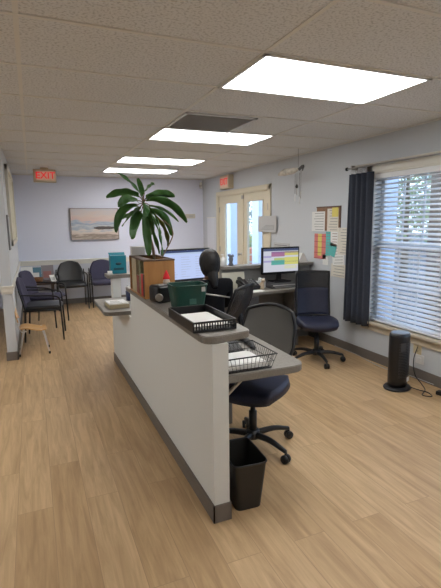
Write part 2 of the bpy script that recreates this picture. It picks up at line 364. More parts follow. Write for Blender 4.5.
# double door (right wall)
df = MB()
df.bb(XR-.02, XR, DY0-.07, DY0, 0, DZ+.07, .004).bb(XR-.02, XR, DY1, DY1+.07, 0, DZ+.07, .004).bb(XR-.02, XR, DY0-.07, DY1+.07, DZ, DZ+.07, .004)
df.bb(XR-.01, T, DY0, DY0+.02, 0, DZ).bb(XR-.01, T, DY1-.02, DY1, 0, DZ).bb(XR-.01, T, DY0, DY1, DZ-.02, DZ)
D1 = struct('door_1', df, CREAM)
def leaf(y0, y1, g0, g1, hinge, hy):
    b = MB(); x0, x1 = XR+.01, XR+.05; z0, z1 = .01, DZ-.022; ga, gb = .27, 1.885
    b.bb(x0, x1, y0, g0, z0, z1).bb(x0, x1, g1, y1, z0, z1).bb(x0, x1, g0, g1, z0, ga).bb(x0, x1, g0, g1, gb, z1)
    for (a, c, d, e) in ((g0-.02, g0, ga-.02, gb+.02), (g1, g1+.02, ga-.02, gb+.02)): b.bb(x0-.008, x0, a, c, d, e)
    b.bb(x0-.008, x0, g0, g1, ga-.02, ga).bb(x0-.008, x0, g0, g1, gb, gb+.02)
    o = b.build('door_leaf', CREAM, D1)
    MB().bb(x0+.018, x0+.022, g0, g1, ga, gb).build('pane', GLASS, o)
    for z in (.25, 1.02, 1.78): MB().bb(x0-.012, x0+.002, hy-.012, hy+.012, z-.05, z+.05, .002).build('hinge', SILVER, o)
    return o
L1 = leaf(7.10, 8.155, 7.32, 7.88, 1, 8.135); L2 = leaf(6.165, 7.095, 6.37, 6.92, 0, 6.185)
MB().bb(XR-.004, XR+.012, 7.065, 7.13, .01, DZ-.02, .003).build('astragal', CREAM, D1)
k = MB(); k.lathe([(.028, 0), (.028, .01), (.012, .012), (.012, .04), (.026, .05), (.026, .068), (.01, .075)], (XR+.01, 7.15, .98), rot=(0, -PI/2, 0)); k.build('door_knob', SILVER, L1)
MB().bb(XR-.012, XR+.01, 7.06, 7.12, 1.94, 2.0, .003).build('door_latch', SILVER, L1)

# half wall
HX0, HX1 = .776, .862
def halfwall(name, m):
    b = MB(); b.bb(HX0, HX1, 1.955, 3.93, 0, .962).bb(HX0, HX1, 3.93, 4.87, 0, .715).bb(HX0, HX1, 4.87, 5.0, 0, .962); return struct(name, b, m)
halfwall('wall_reception', HALF)
b = MB(); b.bb(HX0-.008, HX0, 1.947, 5.0, 0, .098).bb(HX0-.008, HX1+.008, 1.947, 1.955, 0, .098); b.bb(HX1, HX1+.008, 1.947, 2.3, 0, .098); struct('baseboard_reception', b, BASE)
struct('wall_ledge', MB().bb(2.13, XR, 5.0, 5.1, 0, .975), mat('ledge_wall_paint', (.27, .27, .27), .7))
def counter(name, poly, z1, th, label, cat='counter'):
    b = MB(); b.prism(poly, z1-th, z1, bev=.004)
    for f in b.bm.faces: f.material_index = 0 if abs(f.normal.z) > .9 else 1
    b.bm.normal_update()
    for f in b.bm.faces: f.material_index = 0 if f.normal.z > .9 else 1
    return tag(b.build(name, [LAM, LAME]), label, cat)
counter('countertop', rpoly([(.735, 1.945, .10), (1.02, 2.01, .05), (1.05, 3.93, .02), (.735, 3.93, .02)], 0), 1.0, .038, 'long grey laminate countertop capping the white half wall')
counter('countertop', rpoly([(.72, 4.84, .03), (1.03, 4.84, .03), (1.03, 5.08, .02), (.72, 5.08, .02)], 0), 1.0, .038, 'far grey countertop under the teal brochure box')
counter('counter_shelf', rpoly([(.56, 4.05, .07), (1.06, 4.0, 0), (1.06, 4.80, 0), (.862+.2, 4.84, 0), (.56, 4.84, .03)], 0), .752, .036, 'lower grey shelf jutting from the half wall towards the waiting chairs', 'shelf')
counter('ledge_top', rpoly([(2.11, 4.93, .02), (XR, 4.93, 0), (XR, 5.15, 0), (2.11, 5.15, .02)], 0), 1.013, .038, 'grey ledge top on the low wall before the double door', 'ledge')

# ------------------------------------------------------------------ ceiling fixtures
def fixture(yc, label, xc=1.805):
    t = thing('ceiling_light', label, 'ceiling light', (xc, yc, H-.012), 0, None)
    f = MB()
    hx, hy = .60, .325; wv = .022
    f.bb(-hx, hx, -hy, -hy+wv, 0, .012).bb(-hx, hx, hy-wv, hy, 0, .012).bb(-hx, -hx+wv, -hy, hy, 0, .012).bb(hx-wv, hx, -hy, hy, 0, .012)
    f.build('frame', mat('fixture_white_enamel', (.7, .7, .68), .4), t)
    MB().bb(-hx+wv, hx-wv, -hy+wv, hy-wv, .002, .010).build('diffuser', LENS, t)
    return t
for yc, lb in ((2.548, 'large lit ceiling panel nearest the camera'), (4.52, 'lit ceiling panel directly behind the dark grille'), (6.49, 'third lit ceiling panel from the camera'), (7.80, 'farthest lit ceiling panel near the exit sign'),
               (.58, 'added unseen lit ceiling panel above the camera position'), (-1.39, 'added unseen lit ceiling panel behind the camera position')):  # these two are added out of view to brighten near floor and half wall
    fixture(yc, lb)
for yc, lb in ((2.548, 'added unseen lit ceiling panel left of the frame over the walkway'), (4.52, 'added unseen lit ceiling panel over the hall before the left wall end')):  # both added out of view as fill for the half wall's left face
    fixture(yc, lb, -1.80)
t = thing('ceiling_vent', 'grey metal air return grille in the ceiling beside a light', 'vent', (1.55, 3.91, H-.012))
v = MB(); v.bb(-.33, .33, -.32, -.295, 0, .012).bb(-.33, .33, .295, .32, 0, .012).bb(-.33, -.305, -.32, .32, 0, .012).bb(.305, .33, -.32, .32, 0, .012); v.build('frame', METALG, t)
v = MB()
for i in range(28): y = -.285+.0211*i; v.box((0, y, .006), (.61, .016, .0015), rot=(.5, 0, 0))
v.build('slats', METALG, t)
MB().bb(-.31, .31, -.3, .3, .0105, .0118).build('backing', mat('vent_dark', (.30, .30, .31), .8), t)

# ------------------------------------------------------------------ exit signs, sensor, wall plates
REDL = emis('lit_red_letter', (1, .02, .03), .7); SIGNF = mat('sign_face', (.62, .48, .36), .5, emit=(1, .7, .55), es=.10)
CREAMP = mat('cream_sign_plastic', (.56, .48, .34), .5)
t = thing('exit_sign', 'cream EXIT sign with red letters hanging from the ceiling before the back wall', 'exit sign', (.262, 7.83, H-.018))
MB().bb(-.17, .17, -.035, .035, -.215, -.012, .006).build('housing', CREAMP, t); MB().bb(-.06, .06, -.03, .03, -.012, .012).build('canopy', CREAMP, t)
MB().bb(-.125, .145, -.038, -.034, -.185, -.042).build('face_plate', SIGNF, t)
text_mesh('EXIT', .145, .002, 'lettering', REDL, t, (.01, -.041, -.113), (PI/2, 0, 0))
t = thing('exit_sign', 'cream EXIT sign mounted on the right wall above the double door', 'exit sign', (XR, 7.66, 2.27))
MB().bb(-.1, 0, -.20, .20, -.12, .12, .006).build('housing', CREAMP, t); MB().bb(-.103, -.099, -.16, .17, -.095, .095).build('face_plate', SIGNF, t)
text_mesh('EXIT', .16, .002, 'lettering', REDL, t, (-.106, 0, 0), (PI/2, 0, -PI/2))
t = thing('motion_sensor', 'small white motion sensor high in the back right corner', 'sensor', (3.36, 8.98, 2.31))
MB().box((0, 0, 0), (.06, .05, .13), rot=(0, 0, PI/4), bev=.015).build('housing', WPLAS, t); MB().ball((-.02, -.02, -.01), .028).build('lens', LGREY, t)
t = thing('wall_plate', 'cream wall control plate on the back wall right of the plant', 'wall plate', (3.12, YB, 1.675))
MB().bb(-.11, .11, -.02, 0, -.045, .045, .004).build('cover', mat('pale_cream_plate', (.60, .57, .52), .5), t); MB().bb(-.03, .06, -.026, -.019, -.015, .02, .002).build('display', LGREY, t)
t = thing('notice_panel', 'tall pale panel on the right wall between corner and double door', 'panel', (XR, 8.53, 1.2))
MB().bb(-.012, 0, -.2, .24, -.42, .44, .002).build('board', mat('pale_panel', (.66, .68, .74), .5), t); MB().bb(-.016, -.011, -.21, .25, .43, .445).build('top_edge', WHITE, t)
# door paper
t = thing('paper_notice', 'white paper notice taped over the door casing by the monitor', 'paper', (XR-.03, 6.155, 1.51))
MB().bb(-.003, 0, -.29, .29, -.125, .125).build('sheet', mat('grey_white_paper', (.50, .50, .50), .7), t)
b = MB()
for i in range(4): b.bb(-.0042, -.003, -.22, .2-.05*i, -.08+.02*i-.003, -.08+.02*i+.003)
b.bb(-.0041, -.003, -.222, -.216, -.083, -.017); b.build('printed_lines', MGREY, t)
t = thing('wall_plate', 'long grey plate on the right wall above the colourful monitor', 'wall plate', (XR, 5.75, 1.20))
MB().bb(-.016, 0, -.22, .22, -.035, .035, .003).build('cover', LGREY, t); MB().bb(-.02, -.015, -.18, .18, -.006, .006).build('seam', MGREY, t)

# painting
t = thing('painting', 'framed beach seascape painting in pink and grey on back wall', 'painting', (1.152, YB, 1.535))
MB().bb(-.442, .442, -.042, -.012, -.29, .29).build('canvas', painting_mat(), t)
b = MB()
for a in ((-.455, .455, .288, .302), (-.455, .455, -.302, -.288)): b.bb(a[0], a[1], -.05, 0, a[2], a[3], .003)
for a in ((-.455, -.441), (.441, .455)): b.bb(a[0], a[1], -.05, 0, -.3, .3, .003)
b.build('frame', mat('taupe_frame', (.26, .23, .22), .5), t)

# left wall: big cream framed board and thin grey screen
t = thing('bulletin_board', 'cream framed board high on the left wall above the chairs', 'board', (XL, 7.1, 1.73))
MB().bb(.0, .02, -.9, .9, -.40, .5).build('panel', mat('cream_board', (.60, .57, .45), .8, var=.06, scale=8), t)
b = MB(); b.bb(0, .035, -.95, .95, -.45, -.39, .005).bb(0, .035, -.95, .95, .49, .55, .005).bb(0, .035, -.95, -.89, -.45, .55, .005).bb(0, .035, .89, .95, -.45, .55, .005); b.build('frame', mat('cream_board_frame', (.62, .59, .50), .5), t)
t = thing('wall_sign', 'thin grey sign on the left wall near its end', 'sign', (XL, 5.75, 1.46))
MB().bb(0, .018, -.14, .16, -.2, .2, .003).build('panel', MGREY, t); MB().bb(.0175, .02, -.12, .14, -.18, .18).build('sheet', LGREY, t)

# ------------------------------------------------------------------ papers on the right wall
pg = 'papers pinned on the right wall'
def sheet(y0, y1, z0, z1, m, label, off=.006, name='pinned_paper', lines=True, tilt=0, hdr=None):
    t = thing(name, label, 'paper', (XR-off, (y0+y1)/2, (z0+z1)/2), 0, pg); t.rotation_euler = (tilt, 0, 0)
    hy, hz = abs(y1-y0)/2, (z1-z0)/2
    MB().bb(-.002, .0, -hy, hy, -hz, hz).build('sheet', m, t)
    if lines:
        b = MB(); n = max(2, int(hz*2/.035))
        for i in range(n): z = hz-(i+.7)*hz*2/(n+.4); b.bb(-.003, -.002, -hy*.82, hy*random.uniform(.4, .82), z-.003, z+.003)
        b.build('printed_lines', hdr or MGREY, t)
    return t
cb = thing('cork_board', 'narrow brown cork board behind the pinned papers', 'board', (XR, 4.66, 1.58))
MB().bb(-.008, 0, -.27, .21, -.15, .145).build('panel', CORK, cb)
MB().bb(-.012, 0, -.275, .215, .135, .15).bb(-.012, 0, -.275, -.265, -.155, .15).build('edge_strip', mat('dark_wood_strip', (.12, .07, .05), .6), cb)
sheet(4.69, 4.97, 1.42, 1.67, PAPER, 'wide white sheet at the top left of the pinned papers', .010)
sheet(4.42, 4.64, 1.42, 1.70, PAPERB, 'cream sheet under the yellow note on the cork board', .010)
sheet(4.42, 4.54, 1.60, 1.71, YEL, 'small yellow note at the top right of the cork board', .016, lines=False)
def colour_chart():
    t = thing('pinned_paper', 'pink and yellow chart below the white sheet', 'paper', (XR-.006, 4.78, 1.24), 0, pg)
    MB().bb(-.002, 0, -.13, .13, -.17, .15).build('sheet', PINK, t)
    b = MB()
    b.bb(-.003, -.002, -.03, .05, -.13, .15)
    b.build('yellow_cells', YEL, t)
    b = MB()
    for i in range(5): b.bb(-.0032, -.002, -.13, .13, -.165+.07*i, -.160+.07*i)
    b.build('row_lines', mat('dark_red_line', (.35, .06, .06), .8), t)
colour_chart()
sheet(4.57, 4.66, 1.12, 1.42, TEALP, 'upper turquoise strip beside the pink chart', .008)
sheet(4.45, 4.58, 1.12, 1.28, TEALP, 'lower turquoise paper slip among white sheets', .012, lines=False, tilt=.3)
sheet(4.42, 4.56, 1.24, 1.42, PAPER, 'small white sheet with brown border beside turquoise strip', .012, hdr=CORK)
sheet(4.10, 4.42, 1.15, 1.47, PAPERB, 'tall cream sheet nearest the curtain', .010)
sheet(4.30, 4.52, 1.02, 1.25, PAPER, 'white sheet hanging below the cream sheet', .008, tilt=-.1)
sheet(4.26, 4.54, .87, 1.03, PAPERB, 'lowest pale sheet above the empty office chair', .006)
sheet(4.60, 4.72, 1.0, 1.13, PAPER, 'narrow white slip under the turquoise strip', .006, lines=False)

# ------------------------------------------------------------------ curtain, rod, blind
t = thing('curtain', 'dark slate blue curtain panel hanging left of the window', 'curtain', (XR-.075, 3.975, 0))
def cf(u, v):
    z = .39+1.67*v; wdt = .190*(1-.12*math.sin(v*PI)*.5) * (1 if v < .95 else 1)
    return (.028*math.sin(u*2*PI*4.5+.5*math.sin(v*3)), (u-.5)*2*wdt*(1+.12*(1-v)), z)
MB().sheet(cf, 90, 14, .003).build('panel', CURT, t)
for i in range(5): MB().tube([(.0+.016*math.cos(a), -.15+.075*i, 2.085+.016*math.sin(a)) for a in [2*PI*k/12 for k in range(12)]], .002, 5, closed=True).build('curtain_ring', SILVER, t)
t = thing('curtain_rod', 'silver double curtain rod above the window', 'curtain rod', (XR-.075, 2.93, 2.125))
MB().tube([(0, -1.4, 0), (0, 1.27, 0)], .0085, 10).build('rod', SILVER, t)
MB().tube([(.045, -1.4, .02), (.045, 1.25, .02)], .012, 10).build('inner_rod', mat('pale_rod', (.62, .58, .52), .4), t)
MB().ball((0, 1.285, 0), .02).build('finial', BLKM, t)
for y in (-1.3, 1.2): MB().bb(-.01, .075, y-.01, y+.01, -.012, .03, .002).build('bracket', SILVER, t)
t = thing('window_blind', 'white horizontal slat blind filling the window', 'blind', (XR+.03, 0, 0))
MB().bb(-.03, .03, WY0+.025, WY1-.025, WZ1-.075, WZ1-.022, .004).build('head_rail', SLAT, t)
b = MB(); n = 33
for i in range(n):
    z = WZ0+.05+(WZ1-.09-WZ0-.05)*i/(n-1)
    def sf(u, v, z=z): return ((u-.5)*.048, WY0+.03+(WY1-WY0-.06)*v, z+.0035*(1-(2*u-1)**2)+(u-.5)*.020)
    b.sheet(sf, 4, 1, .0028)
b.build('slats', SLAT, t)
MB().bb(-.024, .024, WY0+.03, WY1-.03, WZ0+.008, WZ0+.028, .004).build('bottom_rail', SLAT, t)
for y in (WY0+.15, 2.55, 3.3, WY1-.15):
    for x in (-.026, .026): MB().tube([(x, y, WZ0+.02), (x, y, WZ1-.06)], .0012, 4).build('ladder_cord', SLAT, t)
t.location.x = XR+.025

# ------------------------------------------------------------------ outlet, heater, cords
t = thing('wall_outlet', 'ivory wall outlet with a black plug under the window', 'outlet', (XR, 3.135, .315))
MB().bb(-.007, 0, -.05, .05, -.065, .065, .003).build('cover_plate', PLATE, t)
for z in (-.03, .03): MB().lathe([(.018, 0), (.018, .003), (.001, .004)], (-.006, 0, z), 14, rot=(0, -PI/2, 0)).build('socket', mat('ivory_socket', (.5, .43, .28), .4), t)
t = thing('wall_outlet', 'white wall plate just below the ivory outlet', 'outlet', (XR, 3.10, .205))
MB().bb(-.007, 0, -.05, .05, -.045, .045, .003).build('cover_plate', WPLAS, t); MB().bb(-.014, -.006, -.02, .02, -.018, .018, .002).build('socket', WPLAS, t)
t = thing('tower_heater', 'black oval tower heater standing on the floor under the window', 'heater', (3.06, 3.02, 0), .25)
MB().lathe([(.135, 0), (.14, .008), (.13, .022), (.09, .03), (.0, .032)], seg=36, sy=.85).build('base', BLK, t)
MB().lathe([(.085, .03), (.105, .05), (.11, .2), (.112, .5), (.108, .525), (.1, .53)], seg=36, sy=.75).build('body', BLK, t)
MB().lathe([(.098, .528), (.10, .535), (.085, .538), (.0, .538)], seg=36, sy=.75).build('top_panel', mat('silver_rim', (.25, .25, .26), .3, .6), t)
b = MB()
for i in range(22): a0 = -PI*.78; pts = [(.1125*math.cos(a), .0850*math.sin(a), .13+.015*i) for a in [a0+k*PI*.56/12 for k in range(13)]]; b.tube(pts, .0022, 4)
b.build('grille', DGREY, t)
MB().box((.035, -.083, .10), (.045, .004, .04), rot=(0, 0, .12)).build('label_sticker', PAPER, t)
MB().box((-.055, -.074, .415), (.05, .004, .075), rot=(0, 0, -.38)).build('control_panel', DGREY, t)
pc_ = (MB().tube([(3.40, 3.12, .33), (3.37, 3.10, .32), (3.355, 3.12, .2), (3.36, 3.1, .06), (3.34, 3.0, .006), (3.24, 2.86, .005), (3.12, 2.78, .005), (3.17, 2.72, .006), (3.21, 2.80, .006), (3.17, 2.88, .012), (3.14, 2.95, .02)], .0045, 7, sub=6).build('power_cord', BLK, t)); bpy.context.view_layer.update(); pc_.matrix_parent_inverse = t.matrix_world.inverted()
tag(MB().tube([(3.39, 2.9, .02), (3.38, 3.3, .015), (3.34, 3.45, .006), (3.35, 3.7, .006), (3.395, 4.0, .008), (3.395, 4.4, .01)], .004, 6, sub=5).build('white_cable', LGREY), 'pale cable running along the right wall baseboard', 'cable')
t = thing('power_strip', 'black power strip on the floor right of the heater', 'power strip', (3.31, 2.60, 0), .25)
MB().bb(-.03, .03, -.16, .16, 0, .035, .006).build('housing', BLK, t)
for i in range(4): MB().bb(-.014, .014, -.12+.07*i, -.09+.07*i, .034, .037).build('socket', DGREY, t)

# ------------------------------------------------------------------ hanging mobile
t = thing('hanging_mobile', 'white driftwood wind chime hanging from the ceiling before the right wall', 'wind chime', (3.1, 4.85, 2.16))
MB().tube([(0, 0, H-2.16), (.005, 0, .05)], .0018, 5).build('string', DGREY, t)
MB().tube([(-.02, .44, .0), (-.01, .30, .02), (0, .12, .02), (.0, -.02, .03)], [.012, .045, .04, .012], 10, sub=6).build('fish_body', mat('bleached_wood', (.5, .46, .40), .8, var=.2, scale=20), t)
MB().tube([(0, -.02, .02), (.03, -.07, .06), (0, -.1, .0)], [.02, .016, .006], 8, sub=4).build('tail', DGREY, t)
for i, (y, z0, z1) in enumerate(((.06, -.02, -.27), (.02, -.02, -.19), (-.04, -.02, -.31), (-.07, 0, -.24))):
    s_ = MB().tube([(0, y, z0), (0, y, z1)], .0022, 5).build('chime_cord', DGREY, t)
    MB().tube([(0, y, z1), (0, y, z1-.09)], .0055, 7).build('chime', SILVER if i % 2 else WPLAS, s_)
MB().lathe([(.012, -.03), (.018, -.01), (.010, .012), (.003, .02)], (0, .02, -.17), 10).build('bead', BLK, t)

# ------------------------------------------------------------------ chairs
def guest_chair(label, seatm, backm, loc, rz, arms=True, name='waiting_chair', round_back=.5):
    # local: sits facing +X ; origin at centre of the seat on the floor
    t = thing(name, label, 'chair', loc, rz)
    def seat(u, v):
        a = (u-.5)*2; c = (v-.5)*2; k = 1-.10*a*a*(c*c)
        return (.235*a*k, .245*c*k*(1+.04*a), .452+.012*math.cos(a*PI/2)*math.cos(c*PI/2)-(.02 if a > .9 else 0))
    MB().sheet(seat, 14, 12, .055).build('seat', seatm, t)
    def back(u, v):
        a = (u-.5)*2; z = .47+.38*v; wd = .235*(1-.0*v)*math.sqrt(max(0, 1-round_back*max(0, v-.35)**2/.42*1.15)) if v > .35 else .225
        return (-.205-.085*v-.025*(1-a*a), wd*a, z - .03*a*a*v)
    MB().sheet(back, 14, 12, .04).build('backrest', backm, t)
    for s in (-1, 1):
        MB().tube([(.245, .255*s, .012), (.235, .255*s, .30), (.225, .255*s, .46 if not arms else .565)], .0115, 8, sub=3).build('leg', BLKM, t)
        MB().tube([(-.24, .25*s, .012), (-.215, .25*s, .30), (-.215, .25*s, .46), (-.27, .245*s, .70)], .0115, 8, sub=4).build('leg', BLKM, t)
        MB().tube([(-.235, .25*s, .425), (.232, .255*s, .425)], .010, 8).build('seat_rail', BLKM, t)
        if arms: MB().tube([(.225, .255*s, .56), (.20, .262*s, .60), (.10, .27*s, .622), (-.10, .268*s, .632), (-.255, .25*s, .64)], [.009, .011, .012, .012, .009], 10, sub=5).build('armrest', BLK, t)
    return t
guest_chair('black padded armchair against the back wall under the painting', VINYL, VINYL, (.62, 8.52, 0), -PI/2)
guest_chair('navy purple cushioned chair on back wall right of the black armchair', NAVY, NAVY, (1.215, 8.58, 0), -PI/2)
guest_chair('black vinyl armchair at the left wall behind the small wooden chair', VINYL, NAVY, (.085, 6.45, 0), -.10)
guest_chair('navy fabric armchair at the left wall between black armchair and magazine table', NAVY, NAVY, (.125, 7.25, 0), -.42)
# magazine corner
t = thing('side_table', 'dark side table in the back left corner under magazines', 'table', (.045, 8.52, 0))
MB().bb(-.28, .28, -.28, .28, .50, .53, .006).build('tabletop', mat('dark_wood', (.05, .03, .022), .4), t)
for sx in (-1, 1):
    for sy in (-1, 1): MB().bb(sx*.24-.02, sx*.24+.02, sy*.24-.02, sy*.24+.02, 0, .5, .003).build('leg', mat('dark_wood_leg', (.05, .03, .022), .4), t)
t = thing('wicker_basket', 'brown wicker basket on the corner side table', 'basket', (.03, 8.36, .532)); t.scale = (.72, .72, .9)
MB().lathe([(.10, 0), (.13, .05), (.15, .09), (.155, .1), (.145, .1), (.12, .05), (.09, .01)], seg=24).build('bowl', BROWN, t)
b = MB()
for z, r in ((.025, .118), (.05, .132), (.075, .144)): b.tube([(r*math.cos(a), r*math.sin(a), z) for a in [2*PI*k/24 for k in range(24)]], .008, 6, closed=True)
b.build('woven_bands', BROWN, t)
def magazine(x, y, z, w_, h_, m, m2, label, rx, rz):
    t = thing('magazine', label, 'magazine', (x, y, z), rz, 'magazines on the corner table'); t.rotation_euler = (rx, 0, rz)
    MB().bb(-w_/2, w_/2, -.005, .005, 0, h_, .001).build('pages', PAPER, t); MB().bb(-w_/2, w_/2, -.0065, -.0052, 0, h_).build('cover', m, t)
    MB().bb(-w_*.35, w_*.3, -.0075, -.0066, h_*.15, h_*.6).build('cover_picture', m2, t)
magazine(-.12, 8.62, .532, .20, .26, PAPER, TEALP, 'white and turquoise magazine standing leftmost behind the basket', -.15, .2)
magazine(.02, 8.69, .532, .19, .24, mat('blue_cover', (.10, .22, .30), .4), PAPER, 'blue magazine standing in the middle behind the basket', -.12, -.1)
magazine(.22, 8.70, .532, .21, .27, mat('grey_cover', (.25, .23, .25), .4), mat('rose_picture', (.35, .16, .15), .5), 'dark picture magazine standing rightmost behind the basket', -.12, 0)
magazine(.315, 8.42, .534, .09, .16, PAPER, LGREY, 'white leaflet leaning at the right of the basket', -.9, .3)

# toddler chair
t = thing('toddler_chair', 'small bentwood child chair with chrome legs beside the wall end', 'chair', (-.065, 5.76, 0))
def ts(u, v):
    a = (u-.5)*2; c = (v-.5)*2; r = 1-.12*c*c*a*a
    return (.155*a*r, .15*c*r, .30+.018*math.sin(a*PI*.8)*-1+.012*c*c)
MB().sheet(ts, 16, 10, .012).build('seat', PINE, t)
def tb(u, v):
    a = (u-.5)*2; return (-.155-.03*v-.02*(1-a*a), .15*a*(1-.1*v), .43+.13*v-.02*a*a)
MB().sheet(tb, 12, 6, .011).build('backrest', PINE, t)
for s in (-1, 1):
    MB().tube([(.165, .15*s, .015), (.11, .12*s, .27), (.08, .11*s, .285)], .0085, 8, sub=4).build('leg', CHROME, t)
    MB().tube([(-.165, .15*s, .015), (-.105, .12*s, .27), (-.075, .11*s, .285)], .0085, 8, sub=4).build('leg', CHROME, t)
    MB().tube([(-.11, .12*s, .275), (-.15, .125*s, .33), (-.175, .13*s, .50)], .0075, 8, sub=4).build('back_post', CHROME, t)
    for x in (.166, -.166): MB().lathe([(.012, 0), (.012, .025), (.009, .03)], (x, .151*s, 0), 10).build('foot_cap', BLK, t)

# office chairs
def office_chair(label, loc, rz, seatm, meshm, zs=.46, bw=.23, bz0=.60, bz1=.95, arms=False, base_rot=0, square=False, lower=None, lean=.12, armz=.2, sk=1):
    # faces +Y locally
    t = thing('office_chair', label, 'office chair', loc, rz)
    def seat(u, v):
        a = (u-.5)*2; c = (v-.5)*2; k = 1-.14*a*a*c*c
        return (.245*a*k*sk, .235*c*k*sk, zs-.015+.014*a*a-.03*max(0, c-.5)**2*4)
    MB().sheet(seat, 14, 14, .07).build('seat', seatm, t)
    MB().bb(-.12, .12, -.12, .12, zs-.075, zs-.045, .008).build('seat_plate', BLK, t)
    MB().tube([(.1, .05, zs-.06), (.27, .07, zs-.07)], .006, 6).build('lever', BLK, t)
    def back(u, v):
        a = (u-.5)*2; zz = bz0+(bz1-bz0)*v
        wd = bw*((.82+.18*min(1, v*3)) if not square else .96)
        if not square: wd *= (1-.16*max(0, v-.7)/.3)
        return (wd*a, -.225-lean*v-.0*v+.055*a*a-.02*math.sin(v*PI), zz-(.035*a*a*v if not square else 0))
    MB().sheet(back, 16, 14, .006).build('backrest', meshm, t)
    n = 12; loop = [back(i/n, 0) for i in range(n)]+[back(1, i/n) for i in range(n)]+[back(1-i/n, 1) for i in range(n)]+[back(0, 1-i/n) for i in range(n)]
    MB().tube(loop, .0125, 8, closed=True).build('back_frame', BLK, t)
    if lower:
        def lb(u, v): p = back(u, v*.62); return (p[0]*1.03, p[1]-.012, p[2])
        MB().sheet(lb, 12, 8, .035).build('back_cushion', lower, t)
    MB().tube([(0, -.08, zs-.06), (0, -.24, zs-.05), (0, -.29, zs+.05), (0, -.275, bz0+.12)], .018, 8, sub=5).build('back_support', BLK, t)
    MB().lathe([(.028, .10), (.028, .27), (.018, .272), (.018, zs-.06)], seg=16).build('gas_lift', BLKM, t)
    hub = MB().lathe([(.05, .075), (.055, .09), (.045, .13), (.03, .135)], seg=18).build('base_hub', BLK, t)
    for i in range(5):
        a = base_rot+2*PI*i/5; ca, sa = math.cos(a), math.sin(a)
        l = MB().tube([(.03*ca, .03*sa, .10), (.16*ca, .16*sa, .105), (.27*ca, .27*sa, .082), (.295*ca, .295*sa, .075)], [.024, .02, .015, .012], 8, sub=4).build('leg', BLK, t)
        cs = MB()
        for s in (-1, 1): cs.lathe([(.027, -.009), (.029, 0), (.027, .009)], (.295*ca-sa*.014*s, .295*sa+ca*.014*s, .029), 14, rot=(PI/2, 0, a))
        cs.tube([(.295*ca, .295*sa, .03), (.295*ca, .295*sa, .075)], .009, 6)
        cs.build('caster', BLK, l)
    if arms:
        for s in (-1, 1):
            MB().tube([(.2*s, -.02, zs-.05), (.29*s, -.02, zs-.03), (.295*s, -.03, zs+armz-.02)], .014, 8, sub=4).build('arm_post', BLK, t)
            MB().box((.295*s, .0, zs+armz), (.06, .24, .025), bev=.01).build('armrest', BLK, t)
    return t
def face(dx, dy): return math.atan2(-dx, dy)
office_chair('office chair with grey mesh back beside the near desk', (1.32, 2.585, 0), face(-.78, -.62), NAVYD, BACKM, base_rot=math.atan2(-.28, .1)-face(-.78, -.62), bw=.205, bz0=.56, bz1=.955, sk=.92)
office_chair('tall dark office chair standing empty by the right wall', (2.85, 4.02, 0), face(-.35, -.94), NAVYD, BACKM2, zs=.45, bw=.195, bz0=.48, bz1=.98, base_rot=.45, square=True, lower=NAVYD, lean=.06, sk=.88)
office_chair('black mesh office chair in which the person sits', (1.48, 3.70, 0), face(-.62, .79), NAVYD, BACKM2, zs=.45, bz0=.64, bz1=1.02, bw=.2, arms=False, base_rot=.3, lean=.15)

# ------------------------------------------------------------------ desks
def desk(name, polys, z1, th, label):
    t = thing(name, label, 'desk', (0, 0, 0)); b = MB(); b.prism(polys, z1-th, z1, bev=.004); b.bm.normal_update()
    for f in b.bm.faces: f.material_index = 0 if f.normal.z > .9 else 1
    b.build('desktop', [LAM, LAME], t); return t
d1 = desk('near_desk', rpoly([(.868, 2.055, 0), (1.40, 2.055, .10), (1.42, 3.05, .06), (.868, 3.05, 0)], 0), .75, .042, 'grey laminate desk on the inner side of the half wall')
MB().bb(.868, .89, 2.08, 3.05, .60, .716, .003).build('wall_cleat', GREYP, d1)
MB().tube([(.88, 2.20, .52), (1.10, 2.19, .712)], .011, 6).build('bracket', mat('bracket_grey', (.42, .39, .35), .4), d1)
MB().tube([(.88, 2.95, .52), (1.10, 2.95, .712)], .011, 6).build('bracket', mat('bracket_grey2', (.42, .39, .35), .4), d1)
MB().bb(1.30, 1.34, 2.97, 3.01, 0, .716, .004).build('leg', GREYP, d1)
d2 = desk('rear_desk', [(.868, 4.12), (1.72, 4.12), (2.0, 4.48), (XR-.01, 4.62), (XR-.01, 4.99), (.868, 4.99)][:6] if False else [(1.075, 4.12), (1.72, 4.12), (2.0, 4.48), (3.38, 4.60), (3.38, 4.98), (1.075, 4.98)], .74, .032, 'long grey rear desk carrying both computer monitors')
for x0, x1, y0 in ((2.05, 2.42, 4.55), (2.95, 3.02, 4.62)):
    MB().bb(x0, x1, y0+.03, 4.97, 0, .706, .003).build('side_panel', GREYP, d2)
MB().bb(1.1, 1.14, 4.2, 4.95, 0, .706, .003).build('side_panel', GREYP, d2)
MB().bb(2.42, 2.95, 4.9, 4.96, .25, .706, .003).build('modesty_panel', GREYP, d2)
b = MB()
for i in range(3): b.bb(2.06, 2.41, 4.565, 4.58, .06+.21*i, .25+.21*i, .004)
b.build('drawer_fronts', DGREY, d2)
t = thing('low_cabinet', 'dark low cabinet with pale top under the rear desk', 'cabinet', (1.86, 4.2, 0))
MB().bb(-.15, .15, -.15, .15, 0, .50, .006).build('body', DGREY, t); MB().bb(-.16, .16, -.16, .16, .50, .52, .004).build('top', MGREY, t); MB().bb(-.13, .13, -.156, -.15, .28, .47).build('drawer', DGREY, t)

